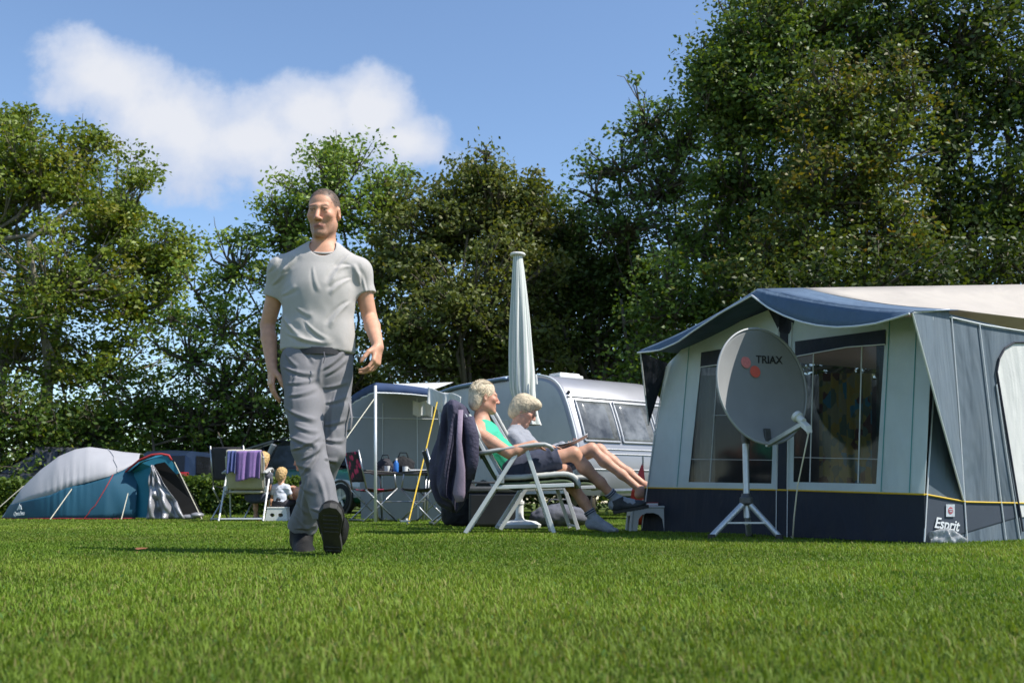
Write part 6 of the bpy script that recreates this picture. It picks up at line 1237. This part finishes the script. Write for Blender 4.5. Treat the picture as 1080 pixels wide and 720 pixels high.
def build_left_camp():
    # reclining chair with towels, its back to the camera
    Yc = 13.4; base = G(260, Yc); ch = recliner(base, R_(95), 'white reclining chair seen from behind with a purple towel over its beige back', 'beige_fab', 'beige_fab', 'frame_white', (-.34, .83), w=.52)
    def towel(name, lb, px0, px1, m_, hgt, seed, dY=0.):
        b = MB(); rows = []; yb = Yc-.40
        for i in np.linspace(0, 1, 26):
            row = []; px = px0+(px1-px0)*i
            for j in np.linspace(-.25, 1, 22):
                f = .022*math.sin(i*15+seed)+.012*math.sin(i*29+seed); z = P(px, 474.5, yb)[2]
                if j < 0: p = P(px, 474.5, yb); p = p+V(0, .16*(-j)/.25, -.10*(-j)/.25*1+.0)
                else: p = P(px, 474.5, yb)+V(0, -.05-.0+f*(.3+j)+.05*j*0, -hgt*j*(1+.06*math.sin(i*5+seed)))
                row.append(p)
            rows.append(row)
        b.grid(rows); o = b.build(name, m_, None, base=P((px0+px1)/2, 474.5, yb), smooth=True, solid=.01); tag(o, lb, 'towel')
    towel('towel', 'purple bath towel draped over the beige chair back', 250, 276, M['purple'], .38, 1)
    towel('towel', 'narrow blue towel hanging beside the purple one on the beige chair', 241, 250.5, M['towel_blue'], .30, 2)
    b = MB()
    # toddler on a white stool
    Yk = 13.5; c = G(293, Yk); st = thing('step_stool', c, 'tiny white plastic step stool under the toddler', 'stool'); z0 = .17
    b = MB(); b.box(c+V(0, 0, z0), (.27, .2, .02)); b.build('seat', M['white_plastic'], st, bevel=.008)
    for sy in (-1, 1):
        hole = [[V(c[0]+dx+.032*math.cos(a), c[1]+sy*.095, .075+.026*math.sin(a)) for a in np.arange(12)*math.pi/6] for dx in (-.055, .055)]
        b = MB(); b.poly([V(c[0]-.15, c[1]+sy*.095, 0), V(c[0]+.15, c[1]+sy*.095, 0), V(c[0]+.125, c[1]+sy*.095, z0), V(c[0]-.125, c[1]+sy*.095, z0)], hole, .012, V(0, -1, 0)); b.build('side_panel', M['white_plastic'], st)
    for sx in (-1, 1): b = MB(); b.bar(c+V(sx*.14, 0, 0), c+V(sx*.12, 0, z0), .012, .18, V(0, 1, 0)); b.build('end_panel', M['white_plastic'], st)
    hair_bob.m = M['hair_child']; hair_bob.d = .007; s = .56
    def sit(px, Y, s, zs, tw, lean=0., hs=1.25, **kw):
        R = rotz(tw); o = G(px, Y); T = lambda x, y, z: o+R@(V(x, y, z)*s)+V(0, 0, zs)
        d = lambda *v: R@V(*v)
        return dict(pel=T(0, 0, .11), chs=T(.05*0+lean*.3, .02, .38), nb=T(lean*.42, .02, .53), O=T(lean*.55, .05, .69+.06*(hs-1)*4), hf=d(0, 1, -.1), fb=d(0, 1, .0),
            shN=T(.17+lean*.4, 0, .47), shF=T(-.17+lean*.4, 0, .47), elN=T(.24, .1, .24), wrN=T(.16, .3, .2), elF=T(-.24, .1, .24), wrF=T(-.16, .3, .2), hdN=d(-.2, 1, -.1), hdF=d(.2, 1, -.1), pnN=d(-.3, 0, -1), pnF=d(.3, 0, -1), tlN=d(-1, 0, .1), tlF=d(1, 0, .1),
            hpN=T(.09, .04, .09), hpF=T(-.09, .04, .09), knN=T(.15, .42, .12), knF=T(-.15, .42, .12), anN=T(.14, .46, -zs/s+.08), anF=T(-.14, .46, -zs/s+.08), fwN=d(.1, 1, -.1), fwF=d(-.1, 1, -.1), upN=V(0, 0, 1), upF=V(0, 0, 1)), o
    J, o = sit(294.5, Yk, s, z0+.005, R_(-8)); figure('blond toddler in a white t-shirt sitting on a tiny stool, back to the camera', J, .0065, (.56, .33, .22), hair_bob, ('t_shirt', M['white_shirt']), ('trousers', M['dark_cloth']), s=s, hs=1.32, sleeves=.7, legcut=2, base=o, eyes=False, strands=(200, lock_gen(), .008, 5))
    J, o = sit(268, Yc+.02, .70, .26, R_(-6), lean=.22); hair_bob.m = M['hair_child']; figure('fair-haired child leaning out of the chair with the purple towel', J, .008, (.55, .31, .2), hair_bob, ('t_shirt', M['slate_cloth']), ('shorts', M['navy_cloth']), s=.74, hs=1.12, sleeves=.6, base=o, eyes=False)
    J, o = sit(339, 13.9, .98, .14, R_(60), lean=0.); hair_short_full.m = M['hair_brown']
    J['hpN'] = J['hpN']; figure('adult squatting behind the walking man\'s legs, one bare knee showing', knee_up(J, .98), .010, (.53, .29, .19), hair_short_full, ('t_shirt', M['dark_cloth']), ('shorts', M['navy_cloth']), s=.98, sleeves=.6, base=o, eyes=False, legcut=.45)
def knee_up(J, s):
    # squatting: knees drawn up in front of the chest, turned to the left of the picture
    f = unit(J['fb']); f = V(-.95, -.3, 0); up = V(0, 0, 1); p = J['pel']; sdv = unit(np.cross(f, up)); g = lambda a, b, c: p+(f*a+sdv*b+up*c)*s
    J.update(fb=f, hf=f+V(0, 0, -.2), chs=g(.12, 0, .26), nb=g(.22, 0, .42), O=g(.30, 0, .56), shN=g(.18, .17, .37), shF=g(.18, -.17, .37), elN=g(.3, .2, .14), wrN=g(.42, .08, .2), elF=g(.3, -.2, .14), wrF=g(.42, -.08, .2), hdN=f, hdF=f, pnN=-up, pnF=-up, tlN=-sdv, tlF=sdv,
             hpN=g(.04, .09, -.02), hpF=g(.04, -.09, -.02), knN=g(.40, .13, .10), knF=g(.36, -.13, .12), anN=g(.20, .12, -.19), anF=g(.18, -.12, -.19), fwN=f, fwF=f, upN=up, upF=up); return J
M['purple'] = mat('purple', (.22, .13, .33), .95, .1, 30, .5, 180, sheen=.2); M['towel_blue'] = mat('towel_blue', (.08, .10, .27), .95, .1, 30, .5, 180, sheen=.2); M['white_shirt'] = mat('white_shirt', (.58, .60, .68), .85, .06, 12); M['hair_brown'] = mat('hair_brown', (.10, .06, .035), .6, .3, 60)
# ---------------------------------------------------------------- cars
def paint(name, c): return mat(name, c, .3, .05, 3, 0, 60, metal=.1, coat=.35)
M['car_dark'] = paint('car_dark', (.035, .038, .045)); M['car_blue'] = paint('car_blue', (.015, .028, .06)); M['car_green'] = paint('car_green', (.015, .10, .075)); M['car_silver'] = paint('car_silver', (.42, .43, .44)); M['car_black'] = paint('car_black', (.011, .012, .015))
M['lamp_red'] = mat('lamp_red', (.45, .012, .012), .25, .2, 30, coat=.5); M['lamp_clear'] = mat('lamp_clear', (.6, .6, .58), .15, .1, 30, coat=.6)
M['car_glass'] = mat('car_glass', (.010, .012, .015), .08, .2, 3, spec=.45, coat=0.)
def car(base, rot, body_m, label, L_=4.2, W_=1.76, H_=1.5, kind='hatch', lower_m=None, gate=False, category='car', roof_m=None):
    """x forward; loft of cross sections with windows set into the cabin"""
    t = thing('parked_car', base, label, category, None); R = rotz(rot); T = lambda x, y, z: base+R@V(x, y, z); h = L_/2; belt = H_*.60
    st = [(-h, .42, .80*W_, belt*.9), (-h+.06, .30, .93*W_, belt), (-h+.5, .22, W_, belt+.02), (0, .2, W_, belt-.01), (h-1.25, .2, W_, belt-.03), (h-.6, .22, .98*W_, belt-.10), (h-.15, .27, .9*W_, belt-.2), (h, .38, .74*W_, belt-.34)]
    xs = [s[0] for s in st]; rows = []
    for x in np.linspace(-h, h, 40):
        z0, w, z1 = (np.interp(x, xs, [s[i] for s in st]) for i in (1, 2, 3)); y = w/2; zm = z0*.45+z1*.55
        rows.append([T(x, yy, zz) for yy, zz in ((-y*.86, z0), (-y*.97, z0+.1), (-y, zm), (-y*.985, z1-.09), (-y*.93, z1-.015), (-y*.6, z1+.02), (0, z1+.03), (y*.6, z1+.02), (y*.93, z1-.015), (y*.985, z1-.09), (y, zm), (y*.97, z0+.1), (y*.86, z0))])
    b = MB(); b.grid(rows, closed_v=True); k = 13; b.f.append(tuple(range(k))); b.f.append(tuple(39*k+i for i in range(k))); bd = b.build('body', body_m, t, smooth=40)
    if lower_m:
        b = MB(); b.grid([[r[i]+R@V(0, sg*.008, 0) for i in idx] for r in rows for sg, idx in ((-1, (1, 2)),)]); b.grid([[r[i]+R@V(0, .008, 0) for i in (11, 10)] for r in rows]); b.grid([[r[2]+R@V(0, -.008, 0), r[2]*.4+r[3]*.6+R@V(0, -.008, 0)] for r in rows]); b.grid([[r[10]+R@V(0, .008, 0), r[10]*.4+r[9]*.6+R@V(0, .008, 0)] for r in rows]); b.build('lower_cladding', lower_m, bd, smooth=True)
    rear = -h+.1 if kind == 'suv' else -h+.22; cab = [(rear, belt, .86), (rear+.18, H_-.10, .74), (rear+.5, H_, .72), (.15, H_, .72), (h-1.95, H_-.07, .70), (h-1.15, belt-.03, .84)]
    cx = [c[0] for c in cab]; rows = []
    for c in cab: rows.append(c)
    b = MB(); g = []
    for x, z, w in cab: y = w*W_/2; yb = .88*W_/2; zb = belt-.02; g.append([T(x if z > belt else x, -yb, zb), T(x, -(y*.35+yb*.65) if z > belt+.1 else -y, zb+(z-zb)*.35), T(x, -y*1.0, zb+(z-zb)*.86), T(x, -y*.85, z), T(x, 0, z+.025), T(x, y*.85, z), T(x, y, zb+(z-zb)*.86), T(x, (y*.35+yb*.65) if z > belt+.1 else y, zb+(z-zb)*.35), T(x, yb, zb)])
    b.grid(g); roof = b.build('cabin', roof_m or body_m, t, smooth=35)
    def glass(name, pts, push, n):
        b = MB(); b.poly([T(*p)+R@(np.array(push)) for p in pts], (), .008, R@np.array(n)); return b.build(name, M['car_glass'], t)
    yb = .885*W_/2; yt = .735*W_/2
    for sg in (-1, 1):
        for x0, x1, x2, x3 in ((rear+.30, rear+.5, -.25, -.22), (-.14, -.14, h-2.15, h-1.5), ):
            glass('side_window', [(x0, sg*(yb), belt+.04), (x1, sg*(yt+.012), H_-.11), (x2, sg*(yt+.012), H_-.11), (x3, sg*(yb), belt+.04)], (0, sg*.012, 0), (0, sg, 0))
    if not gate: glass('rear_window', [(rear+.05, -yt+.02, belt+.07), (rear+.18, -yt+.09, H_-.13), (rear+.18, yt-.09, H_-.13), (rear+.05, yt-.02, belt+.07)], (-.035, 0, .01), (-1, 0, .3))
    glass('windscreen', [(h-1.2, -yb+.08, belt+.03), (h-1.88, -yt+.06, H_-.11), (h-1.88, yt-.06, H_-.11), (h-1.2, yb-.08, belt+.03)], (.03, 0, .03), (.7, 0, .7))
    for sg in (-1, 1):
        b = MB(); b.box(T(-h+.03, sg*.40*W_, belt-.02), (.1, .24, .16), R); b.build('tail_light', M['lamp_red'], t, bevel=.02)
        b = MB(); b.box(T(h-.14, sg*.36*W_, belt-.27), (.12, .28, .13), R); b.build('headlight', M['lamp_clear'], t, bevel=.03)
        b = MB(); b.ball(T(h-1.55, sg*(W_/2+.08), belt+.06), (.07, .1, .065), R); b.build('wing_mirror', body_m, t, smooth=True)
        for x in (-h+.75, h-.8):
            c = T(x, sg*(W_/2-.12), .33); ax = R@V(0, sg, 0); b = MB(); b.lathe(c-ax*.1, ax, [(.1, 0), (.31, 0), (.335, .03), (.335, .2), (.31, .225), (.22, .228), (.21, .2)], 32); wh = b.build('wheel', M['tyre'], t, smooth=40)
            b = MB(); b.lathe(c+ax*.06, ax, [(.215, .03), (.205, .06), (.19, .04)], 28); 
            for a in np.arange(5)*2*math.pi/5+.3:
                e = R@V(math.cos(a), 0, math.sin(a)); b.bar(c+ax*.09+e*.03, c+ax*.10+e*.205, .05, .03, ax)
            b.lathe(c+ax*.06, ax, [(.0, .05), (.05, .05), (.06, .02)], 16); b.build('rim', M['galv'], wh)
            b = MB(); b.lathe(c+ax*.105, ax, [(.40, -.02), (.40, .02), (.34, .015), (.338, -.02)], 32); b.build('wheel_arch', M['grille_black'], bd)
    b = MB(); b.box(T(-h+.02, 0, .42), (.14, W_*.84, .2), R); b.build('rear_bumper', lower_m or body_m, t, bevel=.05); b = MB(); b.box(T(h-.07, 0, .42), (.2, W_*.78, .24), R); b.build('front_bumper', lower_m or body_m, t, bevel=.06)
    b = MB(); b.box(T(-h-.035+.0, 0, belt-.2), (.02, .5, .11), R); b.build('number_plate', M['yellow_plate'], t)
    if kind == 'suv':
        for sg in (-1, 1): b = MB(); b.tube([T(rear+.5, sg*.6, H_+.05), T(rear+.6, sg*.6, H_+.07), T(.3, sg*.6, H_+.07), T(.4, sg*.6, H_+.04)], .02, 6); b.build('roof_rail', M['dark_metal'], t)
    if gate:
        b = MB(); b.poly([T(rear+.02, -yt+.0, belt-.25), T(rear+.15, -yt+.06, H_-.08), T(rear+.15, yt-.06, H_-.08), T(rear+.02, yt-.0, belt-.25)], (), .02, R@V(-1, 0, .2)); o = b.build('boot_opening', M['tent_black'], t); o.location = o.location+Vector(R@V(-.07, 0, 0))
        a, c = T(rear+.2, 0, H_+.06), T(rear-.95, 0, H_-.16); d = unit(c-a); sd = R@V(0, 1, 0); up = np.cross(sd, d); q = lambda u, v, w=0.: a+d*u+sd*v+up*w; Lg = np.linalg.norm(c-a)
        b = MB(); b.poly([q(0, -yt+.05), q(Lg, -yb+.02), q(Lg, yb-.02), q(0, yt-.05)], [[q(.1, -yt+.14), q(Lg*.58, -yt+.1), q(Lg*.58, yt-.1), q(.1, yt-.14)]], .05, up); tg = b.build('tailgate', M['car_black'], t, bevel=.01)
        b = MB(); b.poly([q(.1, -yt+.14, -.02), q(Lg*.58, -yt+.1, -.02), q(Lg*.58, yt-.1, -.02), q(.1, yt-.14, -.02)], (), .006, up); b.build('tailgate_window', M['vinyl'], tg)
        b = MB(); b.tube([q(.08, -yt+.09, -.06), q(Lg*.62, -yt+.06, -.06), q(Lg*.8, -yt+.2, -.06), q(Lg*.8, yt-.2, -.06), q(Lg*.62, yt-.06, -.06), q(.08, yt-.09, -.06)], .022, 6); b.build('tailgate_trim', M['stool_grey'], tg)
        for sg in (-1, 1): b = MB(); b.bar(T(rear+.02, sg*(yb-.01), belt-.1), T(rear+.34, sg*(yt+.03), H_-.06), .16, .05, R@V(1, 0, 0)); b.build('rear_pillar', lower_m or body_m, t, bevel=.02)
        for sg in (-1, 1): b = MB(); b.tube([q(.45, sg*(yt-.05), -.05), T(rear+.1, sg*(yt-.02), belt+.25)], .012, 6); b.build('gas_strut', M['dark_metal'], tg)
    return t
M['yellow_plate'] = mat('yellow_plate', (.55, .38, .03), .5, .05)
def build_cars():
    car(G(42, 25.5), R_(200), M['car_dark'], 'dark grey hatchback parked behind the hedge, left of the dome tent top', 4.1, 1.74, 1.62)
    car(G(203, 24.6), R_(82), M['car_blue'], 'blue hatchback with red tail lights parked behind the hedge, right of the dome tent', 4.1, 1.74, 1.42)
    car(G(246, 26.2), R_(80), M['car_black'], 'black estate car behind the chair with the purple towel', 4.5, 1.78, 1.46)
    car(G(355, 23.2), R_(-40), M['car_green'], 'green and silver off-roader with its tailgate lifted open, behind the walking man', 3.9, 1.8, 1.66, 'suv', M['car_silver'], True, roof_m=M['car_black'])
build_man(); build_trees(); build_hedge(); build_trailer_tent(); build_dish(); build_caravan(); build_awning_chairs(); build_couple(); build_dome(); build_left_camp(); build_cars()
